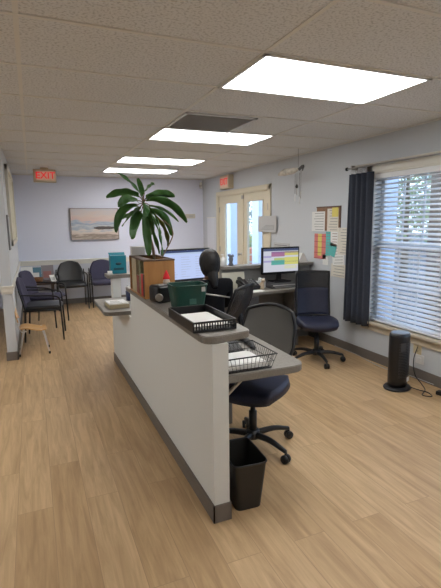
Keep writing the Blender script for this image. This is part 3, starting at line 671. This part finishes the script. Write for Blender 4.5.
# ------------------------------------------------------------------ monitors
def monitor(label, loc, rz, W, Hh, z0, cells, sheet_col, stand=True):
    t = thing('computer_monitor', label, 'monitor', loc, rz)     # faces -Y
    MB().bb(-W/2, W/2, -.012, .025, z0, z0+Hh, .006).build('bezel', BLK, t)
    mats = [emis('screen_background', sheet_col[0], sheet_col[1])]; b = MB(); y = -.0125; w2 = W/2-.018; h0 = z0+.028; h1 = z0+Hh-.018
    b.bb(-w2, w2, y-.0008, y, h0, h1)
    for (x0, x1, a0, a1, col, s_) in cells:
        mats.append(emis('screen_area', col, s_)); y2 = -.0137
        b.bb(-w2+2*w2*x0, -w2+2*w2*x1, y2-.0006, y2, h0+(h1-h0)*a0, h0+(h1-h0)*a1, mi=len(mats)-1)
    b.build('screen', mats, t)
    MB().bb(-.03, .03, .025, .05, .02, z0+.12, .004).build('neck', BLK, t)
    MB().box((0, .02, .008), (.24, .18, .014), bev=.006).build('stand', BLK, t)
    return t
blue = (.12, .15, .35)
cells1 = [(0, 1, .93, 1, (.03, .05, .14), 1), (0, 1, .87, .93, (.45, .55, .75), 1)]
for i in range(9):
    for j in range(3): cells1.append((.05+.32*j, .05+.32*j+random.uniform(.08, .24), .08+.085*i, .08+.085*i+.018, (.40, .46, .66), 1))
monitor('monitor with pale blue document screen beyond the seated person', (1.555, 4.66, .742), .18, .60, .36, .165, cells1, ((.52, .62, .92), .95))
cells2 = [(0, 1, .90, 1, (.06, .08, .16), 1), (0, .22, .62, .70, (.35, .33, .55), 1), (0, .22, .42, .5, (.35, .33, .55), 1),
          (.22, .60, .66, .84, (.36, .16, .28), 1), (.60, 1, .70, .86, (.55, .50, .16), 1), (.60, 1, .80, .88, (.22, .17, .22), 1), (.22, .6, .79, .87, (.2, .13, .28), 1),
          (.22, .60, .30, .5, (.10, .38, .33), 1), (.6, 1, .3, .62, (.58, .56, .17), 1), (.22, 1, .40, .46, (.14, .18, .18), 1), (.3, .6, .5, .60, (.42, .5, .2), 1), (.6, .95, .12, .26, (.6, .6, .45), 1)]
monitor('monitor with pink yellow and teal table on its screen', (2.86, 4.84, .80), 0, .535, .335, .10, cells2, ((.62, .64, .72), .9))
t = thing('docking_printer', 'dark grey printer under the colourful monitor', 'printer', (2.86, 4.81, .742))
MB().bb(-.22, .22, -.14, .14, 0, .056, .01).build('body', DGREY, t); MB().bb(-.18, .18, -.16, -.13, .008, .022, .003).build('paper_tray', MGREY, t); MB().bb(-.2, .2, -.143, -.139, .03, .045).build('trim_strip', LGREY, t)
t = thing('desk_telephone', 'black desk phone on the rear desk left of the printer', 'telephone', (2.35, 4.73, .742), .1)
MB().box((0, 0, .068), (.24, .20, .045), rot=(.4, 0, 0), bev=.01).bb(-.1, .1, .0, .08, .0, .06).build('body', BLK, t); MB().box((-.085, -.01, .108), (.05, .2, .035), rot=(.4, 0, 0), bev=.014).build('handset', BLK, t)
b = MB()
for i in range(4):
    for j in range(3): b.box((.0+.035*j, -.06+.035*i, .071+.0147*i), (.02, .018, .012), rot=(.4, 0, 0))
b.build('keypad', MGREY, t)
t = thing('paper_tray', 'cream document tray standing behind the desk phone', 'tray', (2.25, 4.925, .742))
MB().box((0, 0, .10), (.30, .012, .2), rot=(-.25, 0, 0), bev=.003).build('panel', mat('cream_tray', (.50, .48, .40), .6), t); MB().bb(-.15, .15, -.04, .04, 0, .02, .003).build('foot', mat('cream_tray2', (.5, .48, .4), .6), t)
t = thing('paper_sheets', 'white papers lying on the rear desk front edge', 'papers', (2.30, 4.575, .742), .05)
MB().box((0, 0, .003), (.30, .10, .006)).build('lower_sheet', PAPER, t); MB().box((.05, .0, .0075), (.26, .09, .003), rot=(0, 0, .15)).build('upper_sheet', PAPER, t)
t = thing('figurine', 'small tan animal figurine beside the desk phone', 'figurine', (2.53, 4.72, .742))
MB().tube([(0, 0, 0), (0, 0, .05), (.005, -.01, .085)], [.03, .032, .015], 10, sub=4).ball((.01, -.02, .105), .025, sub=2).build('body', mat('tan_figurine', (.52, .42, .30), .7), t)
MB().ball((-.005, -.015, .13), .008, sub=2).ball((.025, -.015, .13), .008, sub=2).build('ears', WPLAS, t)
t = thing('tissue_box', 'light grey tissue box between figurine and printer', 'box', (2.575, 4.86, .742), .2)
MB().box((0, 0, .04), (.12, .1, .08), bev=.004).build('carton', LGREY, t); MB().tube([(0, 0, .08), (.01, 0, .1), (-.01, .01, .115)], [.025, .03, .008], 7, sub=3).build('tissue', PAPER, t)
t = thing('tent_card', 'white folded tent card on the ledge beside the colourful monitor', 'card', (3.28, 5.02, 1.014))
MB().prism([(-.07, 0), (.07, 0), (.012, .12), (-.012, .12)], -.05, .05, M=Euler((PI/2, 0, 0)).to_matrix().to_4x4()).build('card', PAPER, t); MB().bb(-.06, .06, -.055, .055, 0, .003).build('card_base', PAPER, t)
t = thing('desk_calendar', 'grey standing calendar on the ledge behind the colourful monitor', 'calendar', (3.10, 5.03, 1.014), .2)
MB().box((0, 0, .055), (.16, .008, .11), rot=(-.3, 0, 0)).build('pages', MGREY, t); MB().bb(-.08, .08, -.02, .05, 0, .006).build('stand', DGREY, t)
t = thing('hand_sanitizer', 'clear white pump bottle at the left end of the ledge', 'bottle', (2.14+.02, 5.04, 1.014))
MB().lathe([(.028, 0), (.03, .01), (.03, .09), (.014, .105), (.012, .115)], seg=18).build('bottle', WPLAS, t); MB().tube([(0, 0, .115), (0, 0, .14), (-.035, 0, .138)], .006, 6).build('pump', WPLAS, t)
t = thing('ornament', 'small dark ornament standing on the ledge beside the pump bottle', 'ornament', (2.26, 5.03, 1.014))
MB().lathe([(.03, 0), (.035, .01), (.02, .04), (.032, .08), (.02, .11), (.008, .13)], seg=14).build('body', mat('pewter', (.14, .15, .17), .4, .5), t)
MB().ball((-.02, 0, .13), .022, sub=2).ball((.025, 0, .12), .02, sub=2).build('top', mat('pewter2', (.2, .22, .25), .4, .5), t)
t = thing('keyboard', 'black keyboard in front of the pale blue monitor', 'keyboard', (1.47, 4.27, .742), .02)
MB().box((0, 0, .01), (.42, .14, .018), bev=.005).build('body', BLK, t)
b = MB()
for i in range(14):
    for j in range(5): b.box((-.19+.029*i, -.052+.026*j, .021), (.022, .019, .006))
b.build('keys', DGREY, t)

# ------------------------------------------------------------------ things on the near desk
t = thing('keyboard', 'black keyboard on the near desk behind the wire basket', 'keyboard', (1.14, 2.60, .752), 1.35)
MB().box((0, 0, .01), (.40, .14, .018), bev=.005).build('body', BLK, t)
b = MB()
for i in range(14):
    for j in range(5): b.box((-.182+.028*i, -.052+.026*j, .021), (.021, .019, .006))
b.build('keys', DGREY, t)
tag(MB().tube([(1.25, 2.43, .764), (1.27, 2.52, .770), (1.275, 2.66, .770), (1.25, 2.79, .764)], [.012, .02, .02, .012], 10, sub=5).build('wrist_rest', BLK), 'black padded wrist rest curving beside the near keyboard', 'wrist rest')
t = thing('label_printer', 'white label printer on the near desk behind the keyboard', 'label printer', (1.13, 2.90, .752), .5)
MB().box((0, 0, .03), (.16, .09, .055), bev=.008).build('body', WPLAS, t); MB().box((.02, -.02, .062), (.07, .03, .01), bev=.003).build('lid', LGREY, t)
t = thing('paper_sheets', 'loose white papers beside the label printer on the near desk', 'papers', (1.30, 2.88, .752), .6)
MB().box((0, 0, .003), (.10, .16, .005)).build('lower_sheet', PAPER, t); MB().box((.01, .01, .007), (.09, .14, .003), rot=(0, 0, .3)).build('upper_sheet', LGREY, t)
# wire basket
bx0, bx1, by0, by1, bz = .90, 1.175, 2.075, 2.335, .755
t = thing('wire_basket', 'black wire letter basket holding white papers on the near desk', 'basket', (0, 0, 0))
b = MB(); e = .03
def ringz(z, o): return [(bx0-o, by0-o*.3, z), (bx1+o, by0-o*.3, z), (bx1+o, by1+o, z), (bx0-o, by1+o, z)]
b.tube(ringz(bz+.003, 0), .0035, 6, closed=True); b.tube(ringz(bz+.08, e), .004, 6, closed=True); b.tube(ringz(bz+.04, e/2), .0018, 5, closed=True)
b.build('rim', BLKM, t)
b = MB()
n = 13
for i in range(n+1):
    f = i/n; x = bx0+(bx1-bx0)*f; X_ = bx0-e+(bx1-bx0+2*e)*f; b.tube([(X_, by0-e*.3, bz+.08), (x, by0, bz+.003), (x, by1, bz+.003), (X_, by1+e, bz+.08)], .0016, 4)
    y = by0+(by1-by0)*f; Y_ = by0-e*.3+(by1-by0+e*1.3)*f; b.tube([(bx0-e, Y_, bz+.08), (bx0, y, bz+.003), (bx1, y, bz+.003), (bx1+e, Y_, bz+.08)], .0016, 4)
b.build('wires', BLKM, t)
t = thing('paper_stack', 'thick stack of white papers lying in the wire basket', 'papers', (1.035, 2.205, .762), .0)
MB().box((0, 0, .012), (.25, .23, .022)).build('stack', PAPER, t); MB().box((-.005, .01, .0255), (.24, .21, .003), rot=(0, 0, .06)).build('top_sheet', PAPER, t)

# ------------------------------------------------------------------ trash can
t = thing('trash_can', 'black open rectangular trash can at the end of the half wall', 'trash can', (1.0, 2.10, 0), -.06)
def tray_shell(b, w0, d0, w1, d1, h, th, rc, mi=0, n=6):
    def ring(w_, d_, z, r): return [(x, y, z) for x, y in rpoly([(-w_/2, -d_/2, r), (w_/2, -d_/2, r), (w_/2, d_/2, r), (-w_/2, d_/2, r)], 0, n)]
    R = [ring(w0, d0, 0, rc), ring(w1, d1, h, rc), ring(w1-2*th, d1-2*th, h, rc), ring(w0-2*th, d0-2*th, th, rc)]
    bm = bmesh.new(); V = [[bm.verts.new(p) for p in r] for r in R]; m_ = len(V[0])
    for A, D in zip(V, V[1:]):
        for k in range(m_): bm.faces.new((A[k], A[(k+1) % m_], D[(k+1) % m_], D[k]))
    bm.faces.new(V[0][::-1]); bm.faces.new(V[-1]); b._merge(bm, None, mi, False); return R
b = MB(); tray_shell(b, .15, .235, .195, .29, .275, .004, .035); b.build('bin', mat('black_bin_plastic', (.014, .013, .012), .45), t)
b = MB(); b.tube([(x, y, .276) for x, y in rpoly([(-.0985, -.146, .036), (.0985, -.146, .036), (.0985, .146, .036), (-.0985, .146, .036)], 0, 6)], .0055, 6, closed=True); b.build('rim', BLK, t)

# ------------------------------------------------------------------ things on the long counter
t = thing('letter_tray', 'black lattice letter tray at the near end of the counter', 'letter tray', (.838, 2.287, 1.002), -.0)
b = MB(); w_, d_, h_ = .235, .44, .055
b.bb(-w_/2, w_/2, -d_/2, d_/2, 0, .004)
for s in (-1, 1): b.bb(s*w_/2-.003, s*w_/2+.003, -d_/2, d_/2, 0, h_)
b.bb(-w_/2, w_/2, d_/2-.003, d_/2+.003, 0, h_)
b.build('tray', BLK, t)
b = MB(); b.bb(-w_/2, w_/2, -d_/2-.003, -d_/2+.003, 0, .012).bb(-w_/2, w_/2, -d_/2-.003, -d_/2+.003, h_-.01, h_).bb(-w_/2, w_/2, -d_/2-.002, -d_/2+.002, .026, .030)
for i in range(17): x = -w_/2+w_*i/16; b.bb(x-.003, x+.003, -d_/2-.002, -d_/2+.002, 0, h_)
b.build('lattice_front', BLK, t)
t = thing('paper_stack', 'white papers inside the black lattice letter tray', 'papers', (.838, 2.27, 1.007))
MB().box((0, -.0, .009), (.205, .34, .016)).build('stack', PAPER, t); MB().box((0, -.0, .019), (.19, .32, .003), rot=(0, 0, .03)).build('top_sheet', PAPER, t)
t = thing('plastic_bin', 'dark green open plastic bin on the counter behind the letter tray', 'bin', (.925, 2.77, 1.002), -.05)
b = MB(); tray_shell(b, .195, .17, .235, .20, .15, .004, .04); b.build('bin', GREEN, t)
b = MB(); b.tube([(x, y, .151) for x, y in rpoly([(-.118, -.101, .042), (.118, -.101, .042), (.118, .101, .042), (-.118, .101, .042)], 0, 6)], .0045, 6, closed=True); b.build('rim', GREEN, t)
MB().bb(-.01, .035, -.094, -.086, .03, .065).build('faded_label', mat('pale_green_label', (.05, .15, .12), .5), t)
MB().bb(.07, .095, -.101, -.095, .11, .14).build('tag', LGREY, t)
t = thing('radio', 'black portable radio with silver dial beside the green bin', 'radio', (.815, 3.02, 1.002), .25)
MB().box((0, 0, .062), (.13, .14, .12), bev=.02).build('body', BLK, t)
MB().lathe([(.026, 0), (.028, .004), (.02, .006)], (-.055, -.069, .045), 18, rot=(PI/2, 0, -.6)).build('dial', SILVER, t)
MB().box((.0, -.02, .124), (.09, .06, .006), bev=.002).build('top_buttons', MGREY, t)
t = thing('gnome_figurine', 'little figurine in a tall red pointed hat atop the black radio', 'figurine', (.86, 3.03, 1.128))
MB().lathe([(.022, 0), (.026, .012), (.02, .03), (.012, .04)], seg=14).build('body', mat('cream_cloth', (.62, .5, .42), .8), t)
MB().ball((0, -.012, .036), .012, sub=2).build('beard', PAPER, t)
MB().lathe([(.027, .034), (.024, .045), (.014, .07), (.003, .095)], seg=14).build('hat', REDF, t)

# pine display cabinet (planter)
cx, cy = .84, 3.36
t = thing('wooden_cabinet', 'orange pine display cabinet on the counter under the tall plant', 'cabinet', (0, 0, 1.002))
PX0, PX1, PY0, PY1, PH = .79, .965, 3.17, 3.70, .275
MB().bb(.735, PX1, PY0, PY0+.018, 0, PH, .002).build('side_panel', WOOD, t)
MB().bb(.735, PX1, PY1-.018, PY1, 0, PH, .002).build('side_panel', WOOD, t)
MB().bb(PX1-.016, PX1, PY0+.018, PY1-.018, 0, PH, .002).build('back_panel', WOOD, t)
MB().bb(.78, .79, PY0+.018, PY1-.018, 0, PH*.95, .001).build('divider', mat('dark_divider', (.07, .04, .02), .6), t)
MB().bb(.73, PX1+.003, PY0, PY1, -.0, .010).build('bottom_panel', WOOD, t)
b = MB(); b.bb(.735, .80, PY0-.003, PY1+.003, PH, PH+.012, .002).bb(.945, PX1+.003, PY0-.003, PY1+.003, PH, PH+.012, .002).bb(.80, .945, PY0-.003, PY0+.05, PH, PH+.012, .002).bb(.80, .945, PY1-.05, PY1+.003, PH, PH+.012, .002)
b.build('top_frame', mat('dark_pine_edge', (.10, .055, .03), .6), t)
def book(y0, y1, h_, m, label, name='book'):
    t = thing(name, label, 'book', (.757, (y0+y1)/2, 1.013), 0, 'booklets in the pine cabinet')
    MB().bb(-.020, .018, -(y1-y0)/2, (y1-y0)/2, 0, h_, .001).build('cover', m, t); MB().bb(-.017, .02, -(y1-y0)/2+.003, (y1-y0)/2-.003, .003, h_+.001).build('pages', PAPERB, t)
book(3.20, 3.235, .165, mat('black_cover', (.02, .015, .015), .4), 'black book nearest the pine side panel')
book(3.238, 3.30, .165, RED, 'red book in the pine cabinet next to the black book')
book(3.31, 3.36, .26, SAGE, 'tall sage green binder in the pine cabinet')
book(3.375, 3.45, .14, mat('rust_cover', (.25, .06, .04), .5), 'rust red booklet beside the tall sage binder')
book(3.46, 3.62, .265, BEIGE, 'tall beige folder at the far end of the pine cabinet')
t = thing('document_box', 'white paper box standing on the far end of the pine cabinet', 'box', (.80, 3.66, 1.291))
MB().box((0, 0, .033), (.11, .06, .065), bev=.002).build('carton', WPLAS, t); MB().box((0, 0, .068), (.115, .065, .006)).build('lid', PAPER, t)

# plant
t = thing('potted_plant', 'tall strap leaved green plant growing from the pine cabinet', 'plant', (0, 0, 0))
MB().lathe([(.05, 1.015), (.067, 1.17), (.07, 1.18), (.062, 1.18), (.06, 1.165)], (.868, 3.37, 0), 24).build('pot', TERR, t)
MB().lathe([(.061, 1.16), (.05, 1.166), (.0, 1.168)], (.868, 3.37, 0), 20).build('soil', SOIL, t)
MB().tube([(.868, 3.37, 1.165), (.86, 3.38, 1.35), (.82, 3.41, 1.55), (.805, 3.41, 1.72)], [.012, .011, .010, .009], 8, sub=5).build('trunk', STEM, t)
MB().tube([(.89, 3.36, 1.165), (.925, 3.37, 1.28), (1.03, 3.4, 1.47), (.95, 3.4, 1.58)], .0045, 6, sub=5).build('bare_stalk', STEM, t)
LV = [((0.787,3.380,1.751),(0.698,3.340,1.843),(0.591,3.300,1.915),.022),((0.764,3.380,1.758),(0.646,3.400,1.775),(0.529,3.420,1.743),.036),((0.755,3.380,1.716),(0.653,3.290,1.725),(0.576,3.200,1.669),.033),
((0.758,3.400,1.683),(0.635,3.375,1.640),(0.576,3.350,1.488),.032),((0.782,3.380,1.629),(0.705,3.290,1.570),(0.659,3.200,1.443),.038),((0.806,3.380,1.629),(0.801,3.330,1.484),(0.801,3.280,1.311),.032),
((0.801,3.380,1.698),(0.789,3.290,1.667),(0.756,3.200,1.597),.034),((0.835,3.400,1.645),(0.888,3.475,1.560),(0.903,3.550,1.462),.030),((0.838,3.380,1.645),(0.893,3.340,1.482),(0.906,3.300,1.310),.030),
((0.851,3.400,1.645),(0.965,3.450,1.511),(1.009,3.500,1.371),.030),((0.859,3.400,1.653),(1.002,3.510,1.591),(1.085,3.620,1.448),.028),((0.825,3.380,1.728),(0.996,3.365,1.695),(1.129,3.350,1.552),.034),
((0.818,3.380,1.743),(0.955,3.440,1.775),(1.082,3.500,1.759),.034),((0.813,3.420,1.776),(0.877,3.510,1.829),(0.942,3.600,1.861),.028),((0.805,3.420,1.768),(0.801,3.460,1.824),(0.789,3.500,1.896),.020),
((0.849,3.420,1.684),(1.017,3.560,1.653),(1.173,3.700,1.561),.012),((0.777,3.420,1.661),(0.707,3.510,1.609),(0.652,3.600,1.603),.026),((0.808,3.420,1.638),(0.882,3.485,1.480),(0.952,3.550,1.305),.028),
((0.790,3.440,1.669),(0.752,3.570,1.626),(0.691,3.700,1.530),.026),((.82,3.40,1.68),(.86,3.30,1.60),(.875,3.22,1.47),.03)]
for i, (a, m_, e_, wd) in enumerate(LV):
    a, m_, e_ = Vector(a), Vector(m_), Vector(e_); hubp = Vector((.805, 3.405, 1.70))
    ctrl = m_*2-(a+e_)*.5
    def cen(t_): return a*(1-t_)**2+ctrl*2*t_*(1-t_)+e_*t_*t_
    d0 = (e_-a); side = d0.cross(Vector((0, 0, 1)));
    if side.length < .25*d0.length: side = d0.cross(Vector((math.sin(YAW), math.cos(YAW), 0))).normalized()*.7+side.normalized()*.3 if side.length > 1e-4 else Vector((1, 0, 0))
    side.normalize(); 
    # broad face tips a little towards horizontal light, folded along the midrib
    ph = random.uniform(-.5, .5); nn = d0.normalized().cross(side); side = (side*math.cos(ph)+nn*math.sin(ph)).normalized()
    hz = math.hypot(d0.x, d0.y)/d0.length
    if hz > .6:
        T0_ = d0.normalized(); upv = (Vector((0, 0, 1))-T0_*T0_.z).normalized(); hs = T0_.cross(Vector((0, 0, 1))).normalized(); side = (hs*.62+upv*.78).normalized()
    def lf(u, v):
        t_ = v; c = cen(t_); wv = wd*1.03*(math.sin(min(1, (t_*.93+.05))*PI)**.38)*(1 if t_ < .97 else .7)
        q = (u-.5)*2; T_ = (cen(min(1, t_+.02))-cen(max(0, t_-.02))).normalized(); n_ = side.cross(T_).normalized()
        return c+side*q*wv+n_*(abs(q)*wv*.35+.004*math.sin(t_*17+q*2))
    MB().sheet(lf, 6, 20, .0016).build('leaf', LEAFY if i in (9,) else LEAF, t)
    if (a-hubp).length > .012: MB().tube([hubp, (hubp+a)/2+Vector((0, 0, .01)), cen(.06)], .0035, 5, sub=3).build('petiole', STEM, t)

# ------------------------------------------------------------------ things on the lower shelf and far counter
t = thing('brochure_box', 'teal brochure box standing on the far countertop', 'box', (.86, 4.98, 1.002))
MB().bb(-.085, .085, -.05, .07, 0, .20, .003).build('carton', TEAL, t)
MB().bb(-.055, .055, -.0515, -.049, .04, .065).build('printed_band', mat('dark_teal_print', (.01, .07, .10), .4), t)
MB().lathe([(.03, 0), (.03, .002), (.001, .0025)], (0, -.05, .11), 20, rot=(PI/2, 0, 0), sx=1.1, sy=.5).build('slot', mat('dark_slot', (.01, .05, .07), .4), t)
MB().prism([(-.085, 0), (.085, 0), (.09, .05), (-.09, .05)], 0, .004, M=Matrix.Translation((0, .03, .20)) @ Euler((.5, 0, 0)).to_matrix().to_4x4()).build('flap', TEAL, t)
t = thing('card_holder', 'clear plastic card holder at the left edge of the far countertop', 'card holder', (.755, 4.89, 1.002))
MB().bb(-.02, .03, -.02, .02, 0, .012, .002).build('base', LGREY, t); MB().box((0, 0, .022), (.05, .012, .035), rot=(-.2, 0, 0)).build('cards', PAPER, t)
t = thing('form_tray', 'low box of white printed forms on the lower shelf', 'forms', (.715, 4.30, .753), .05)
MB().box((0, 0, .02), (.19, .24, .038), bev=.003).build('box', BEIGE, t); MB().box((0, 0, .044), (.18, .22, .010)).build('forms', PAPER, t)
b = MB()
for i in range(3): b.box((-.02, -.06+.05*i, .0495), (.11-.02*i, .012, .0012))
b.build('print', MGREY, t)
t = thing('pen_cup', 'dark navy cup of pens and slips at the inner side of the lower shelf', 'cup', (.90, 4.60, .753))
MB().lathe([(.035, 0), (.04, .1), (.036, .1), (.032, .008)], seg=20).build('cup', mat('navy_cup', (.015, .025, .08), .4), t)
for i in range(3): MB().tube([(.01*i-.01, 0, .02), (.022*i-.02, .01*i, .16)], .0035, 6).build('pen', (BLK, LGREY, mat('blue_pen', (.03, .1, .4), .4))[i], t)
MB().box((.05, .02, .12), (.07, .004, .07), rot=(-.2, .3, 0)).build('slip', PAPER, t)

# ------------------------------------------------------------------ person
def skin_obj(name, V, E, R, m, sub=2):
    me = bpy.data.meshes.new(name); me.from_pydata(V, E, []); o = bpy.data.objects.new(name, me); C.objects.link(o)
    md = o.modifiers.new('s', 'SKIN'); md.use_smooth_shade = True
    for i, r in enumerate(R):
        me.skin_vertices[0].data[i].radius = (r, r) if not isinstance(r, tuple) else r
    me.skin_vertices[0].data[0].use_root = True
    o.modifiers.new('u', 'SUBSURF').levels = sub
    bpy.context.view_layer.update(); dg = bpy.context.evaluated_depsgraph_get()
    r = bpy.data.meshes.new_from_object(o.evaluated_get(dg)); C.objects.unlink(o); bpy.data.objects.remove(o)
    for p in r.polygons: p.use_smooth = True
    return r
pr = thing('person', 'seated person with dark hair in a black jacket facing the pale blue monitor', 'person', (1.50, 3.79, 0), face(-.06, 1))
V, E, R = [], [], []
def add(p, r, par=None):
    V.append(p); R.append(r); i = len(V)-1
    if par is not None: E.append((par, i))
    return i
pel = add((0, 0, .56), (.15, .11)); wa = add((0, .0, .70), (.125, .095), pel); chs = add((0, .02, .86), (.145, .10), wa); uc = add((0, .01, .98), (.13, .085), chs)
nk = add((0, .015, 1.03), .052, uc); nk2 = add((0, .03, 1.10), .05, nk); hd = add((0, .035, 1.17), .07, nk2); hd2 = add((0, .03, 1.22), .06, hd)
for s in (-1, 1):
    sh = add((.165*s, 0, .975), .06, uc); el = add((.215*s, .10, .76), .043, sh); fa = add((.17*s, .26, .79), .036, el); wr = add((.12*s, .37, .80), .024, fa); pm = add((.115*s, .41, .80), (.028, .016), wr); pm2 = add((.112*s, .445, .798), (.03, .014), pm)
    for k, (dx, ln) in enumerate(((-.026, .062), (-.009, .072), (.009, .068), (.026, .052))):
        f1 = add((.112*s+dx, .46, .80), .0085, pm2); f2 = add((.112*s+dx*1.15, .46+ln*.5, .802), .008, f1); add((.112*s+dx*1.2, .46+ln*.9, .784), .0065, f2)
    th1 = add((.115*s-.03*s, .425, .795), .010, pm); th2 = add((.115*s-.05*s, .45, .789), .009, th1); add((.115*s-.055*s, .475, .783), .007, th2)
    hp = add((.09*s, .02, .53), .095, pel); kn = add((.12*s, .42, .50), .062, hp); an = add((.12*s, .44, .11), .036, kn); add((.12*s, .48, .05), .036, an); add((.12*s, .58, .035), .03, len(V)-1)
body = skin_obj('body', V, E, R, SKIN)
b = MB(); b.bm.from_mesh(body)
# head volume with face, same mesh
hb = bmesh.new(); bmesh.ops.create_icosphere(hb, subdivisions=4, radius=1)
for v in hb.verts:
    x, y, z = v.co; q = Vector((x*.072, y*.092, z*.112))
    if z < 0: q.x *= 1+.28*z; q.y *= 1+.12*z
    if y > .5: q.y += .022*math.exp(-((x/.16)**2+((z+.12)/.22)**2)); q.y -= .008*math.exp(-(((abs(x)-.36)/.14)**2+((z-.08)/.12)**2)); q.y += .006*math.exp(-((x/.3)**2+((z+.5)/.08)**2))
    v.co = q+Vector((0, .04, 1.185))
b._merge(hb, None, 0, True)
for s in (-1, 1): b.ball((.074*s, .03, 1.18), .02, scale=(.4, .8, 1.3), sub=2)
for f in b.bm.faces: f.smooth = True
b.build('body', SKIN, pr)
for s in (-1, 1): MB().ball((.026*s, .122, 1.195), .009, sub=2).build('eye', WPLAS, pr)
MB().tube([(-.022, .134, 1.138), (0, .139, 1.136), (.022, .134, 1.138)], .0035, 6, sub=3).build('mouth', mat('lips', (.25, .08, .07), .5), pr)
# hair cap + low bun
hb = bmesh.new(); bmesh.ops.create_icosphere(hb, subdivisions=4, radius=1)
for v in list(hb.verts):
    x, y, z = v.co
    fr = 1.0 if (y < .45 or z > .62) else .80
    w_ = 1+.015*math.sin(x*30)*math.sin(y*9)
    v.co = Vector((x*.096*fr*w_, y*.112*fr+.022, z*.120*fr+1.195-(.03 if (z < -.2 and y < .1) else 0)))
h = MB(); h._merge(hb, None, 0, True); h.tube([(0, -.02, 1.18), (0, -.03, 1.11), (0, -.06, 1.04), (.0, -.09, .97)], [.078, .056, .045, .022], 14, sub=6); h.build('hair', HAIR, pr)
# jacket & trousers: separate fuller skins
def sub_skin(sel, grow, name, m):
    idx = {i: k for k, i in enumerate(sel)}
    VV = [V[i] for i in sel]; EE = [(idx[a], idx[c]) for a, c in E if a in idx and c in idx]
    RR = [tuple((r if isinstance(r, tuple) else (r, r))[k]+grow for k in (0, 1)) for r in [R[i] for i in sel]]
    me = skin_obj(name, VV, EE, RR, m); me.materials.append(m); me.name = name
    o = bpy.data.objects.new(name, me); C.objects.link(o); o.parent = pr; return o
per = (len(V)-8)//2; arms_ = []; legs_ = []
for s in range(2):
    o_ = 8+per*s; arms_ += [o_, o_+1, o_+2, o_+3]; legs_ += [o_+per-5, o_+per-4, o_+per-3]
sub_skin([0, 1, 2, 3, 4]+arms_, .014, 'jacket', SHIRT)
sub_skin([0]+legs_, .012, 'trousers', TROUS)
for s in (-1, 1): MB().tube([(.12*s, .41, .045), (.12*s, .5, .045), (.12*s, .60, .035), (.12*s, .64, .03)], [.038, .045, .042, .025], 12, sub=5).build('shoe', BLK, pr)
t = thing('metal_bar', 'thin grey metal bar clamped to the counter edge between green bin and seated person', 'bar', (0, 0, 0))
MB().tube([(1.03, 3.115, 1.038), (1.17, 3.06, 1.025), (1.33, 2.98, 1.0)], .006, 6).build('bar', SILVER, t)
MB().bb(1.012, 1.042, 3.10, 3.13, 1.0, 1.046, .003).build('clamp', DGREY, t)

# ------------------------------------------------------------------ outside
ground = MB().bb(XR+.16, 45, -15, 45, -.25, -.12)
struct('ground', ground, mat('outside_paving', (.13, .13, .14), .9, var=.15, scale=3))
def column(x, y, w_, label, m):
    t = thing('porch_column', label, 'column', (x, y, -.12))
    MB().bb(-w_/2, w_/2, -w_/2, w_/2, .1, 3.2, .006).build('shaft', m, t); MB().bb(-w_*.65, w_*.65, -w_*.65, w_*.65, 0, .12, .006).build('base', m, t)
WCOL = mat('white_outdoor_paint', (.62, .68, .80), .6)
column(4.9, 5.32, .30, 'white square porch column seen through left part of the window', WCOL)
column(4.75, 4.17, .15, 'brown timber post seen through right part of the window', mat('brown_timber', (.26, .18, .12), .8))
column(5.4, 11.75, .45, 'white porch column seen through the left glass door', WCOL)
column(5.4, 10.1, .36, 'white porch column seen through the right glass door', WCOL)
def tree(label, x, y, h0, h1, rad, n, ls, cols, name='tree', trunk=True, gap=1.0):
    t = thing(name, label, 'tree' if trunk else 'shrub', (x, y, -.12)); b = MB()
    cl = [(random.gauss(0, rad*.5), random.gauss(0, rad*.5), random.uniform(h0, h1)) for _ in range(14)]
    for i in range(n):
        c = random.choice(cl); p = Vector((c[0]+random.gauss(0, rad*.28), c[1]+random.gauss(0, rad*.28), c[2]+random.gauss(0, (h1-h0)*.12)))
        a = Vector((random.gauss(0, 1), random.gauss(0, 1), random.gauss(0, 1))).normalized(); c2 = a.orthogonal().normalized(); 
        b.quad(p-a*ls, p-c2*ls*.5, p+a*ls, p+c2*ls*.5, mi=random.randrange(len(cols)))
    b.build('foliage', cols, t)
    MB().tube([(0, 0, 0), (0, 0, h0+.3)], .02, 6).build('stem', STEM, t)
    if trunk: MB().tube([(0, 0, 0), (.05, .02, h0*.7), (0, 0, (h0+h1)/2)], [.11, .08, .03], 8, sub=3).build('trunk', STEM, t)
G1 = leaf_mat('bright_foliage', (.26, .34, .14), (.50, .58, .28), 2, .4); G2 = leaf_mat('grey_foliage', (.22, .25, .19), (.42, .45, .36), 2, .35); G3 = leaf_mat('yellow_foliage', (.5, .5, .08), (.7, .65, .15), 2, .35)
tree('leafy green tree outside the window', 9.0, 8.9, 1.4, 4.6, 1.9, 3800, .085, [G1, G2])
tree('second leafy tree farther behind outside the window', 17.5, 15.8, 1.4, 6.5, 2.6, 3000, .13, [G2, G1])
tree('bare grey green tree seen through the right glass door', 9.0, 18.2, 1.5, 5, 1.1, 900, .10, [G2])
tree('yellow green bush seen through the right glass door', 7.6, 15.0, .5, 1.25, .35, 500, .07, [G3, G1], 'bush', False)
tree('green shrub seen through the left glass door', 6.6, 15.1, .3, 2.2, .25, 500, .07, [G1, G2], 'bush', False)
t = thing('barrier', 'orange banded barrier standing outside behind the right glass door', 'barrier', (6.3, 12.45, -.12))
MB().bb(-.22, .22, -.35, .35, 0, .85, .01).build('body', mat('orange_plastic', (.75, .22, .08), .6), t)
b = MB()
for i in range(3): b.bb(-.225, .225, -.355, .355, .2+.22*i, .26+.22*i)
b.build('bands', mat('pale_band', (.7, .5, .4), .6), t)
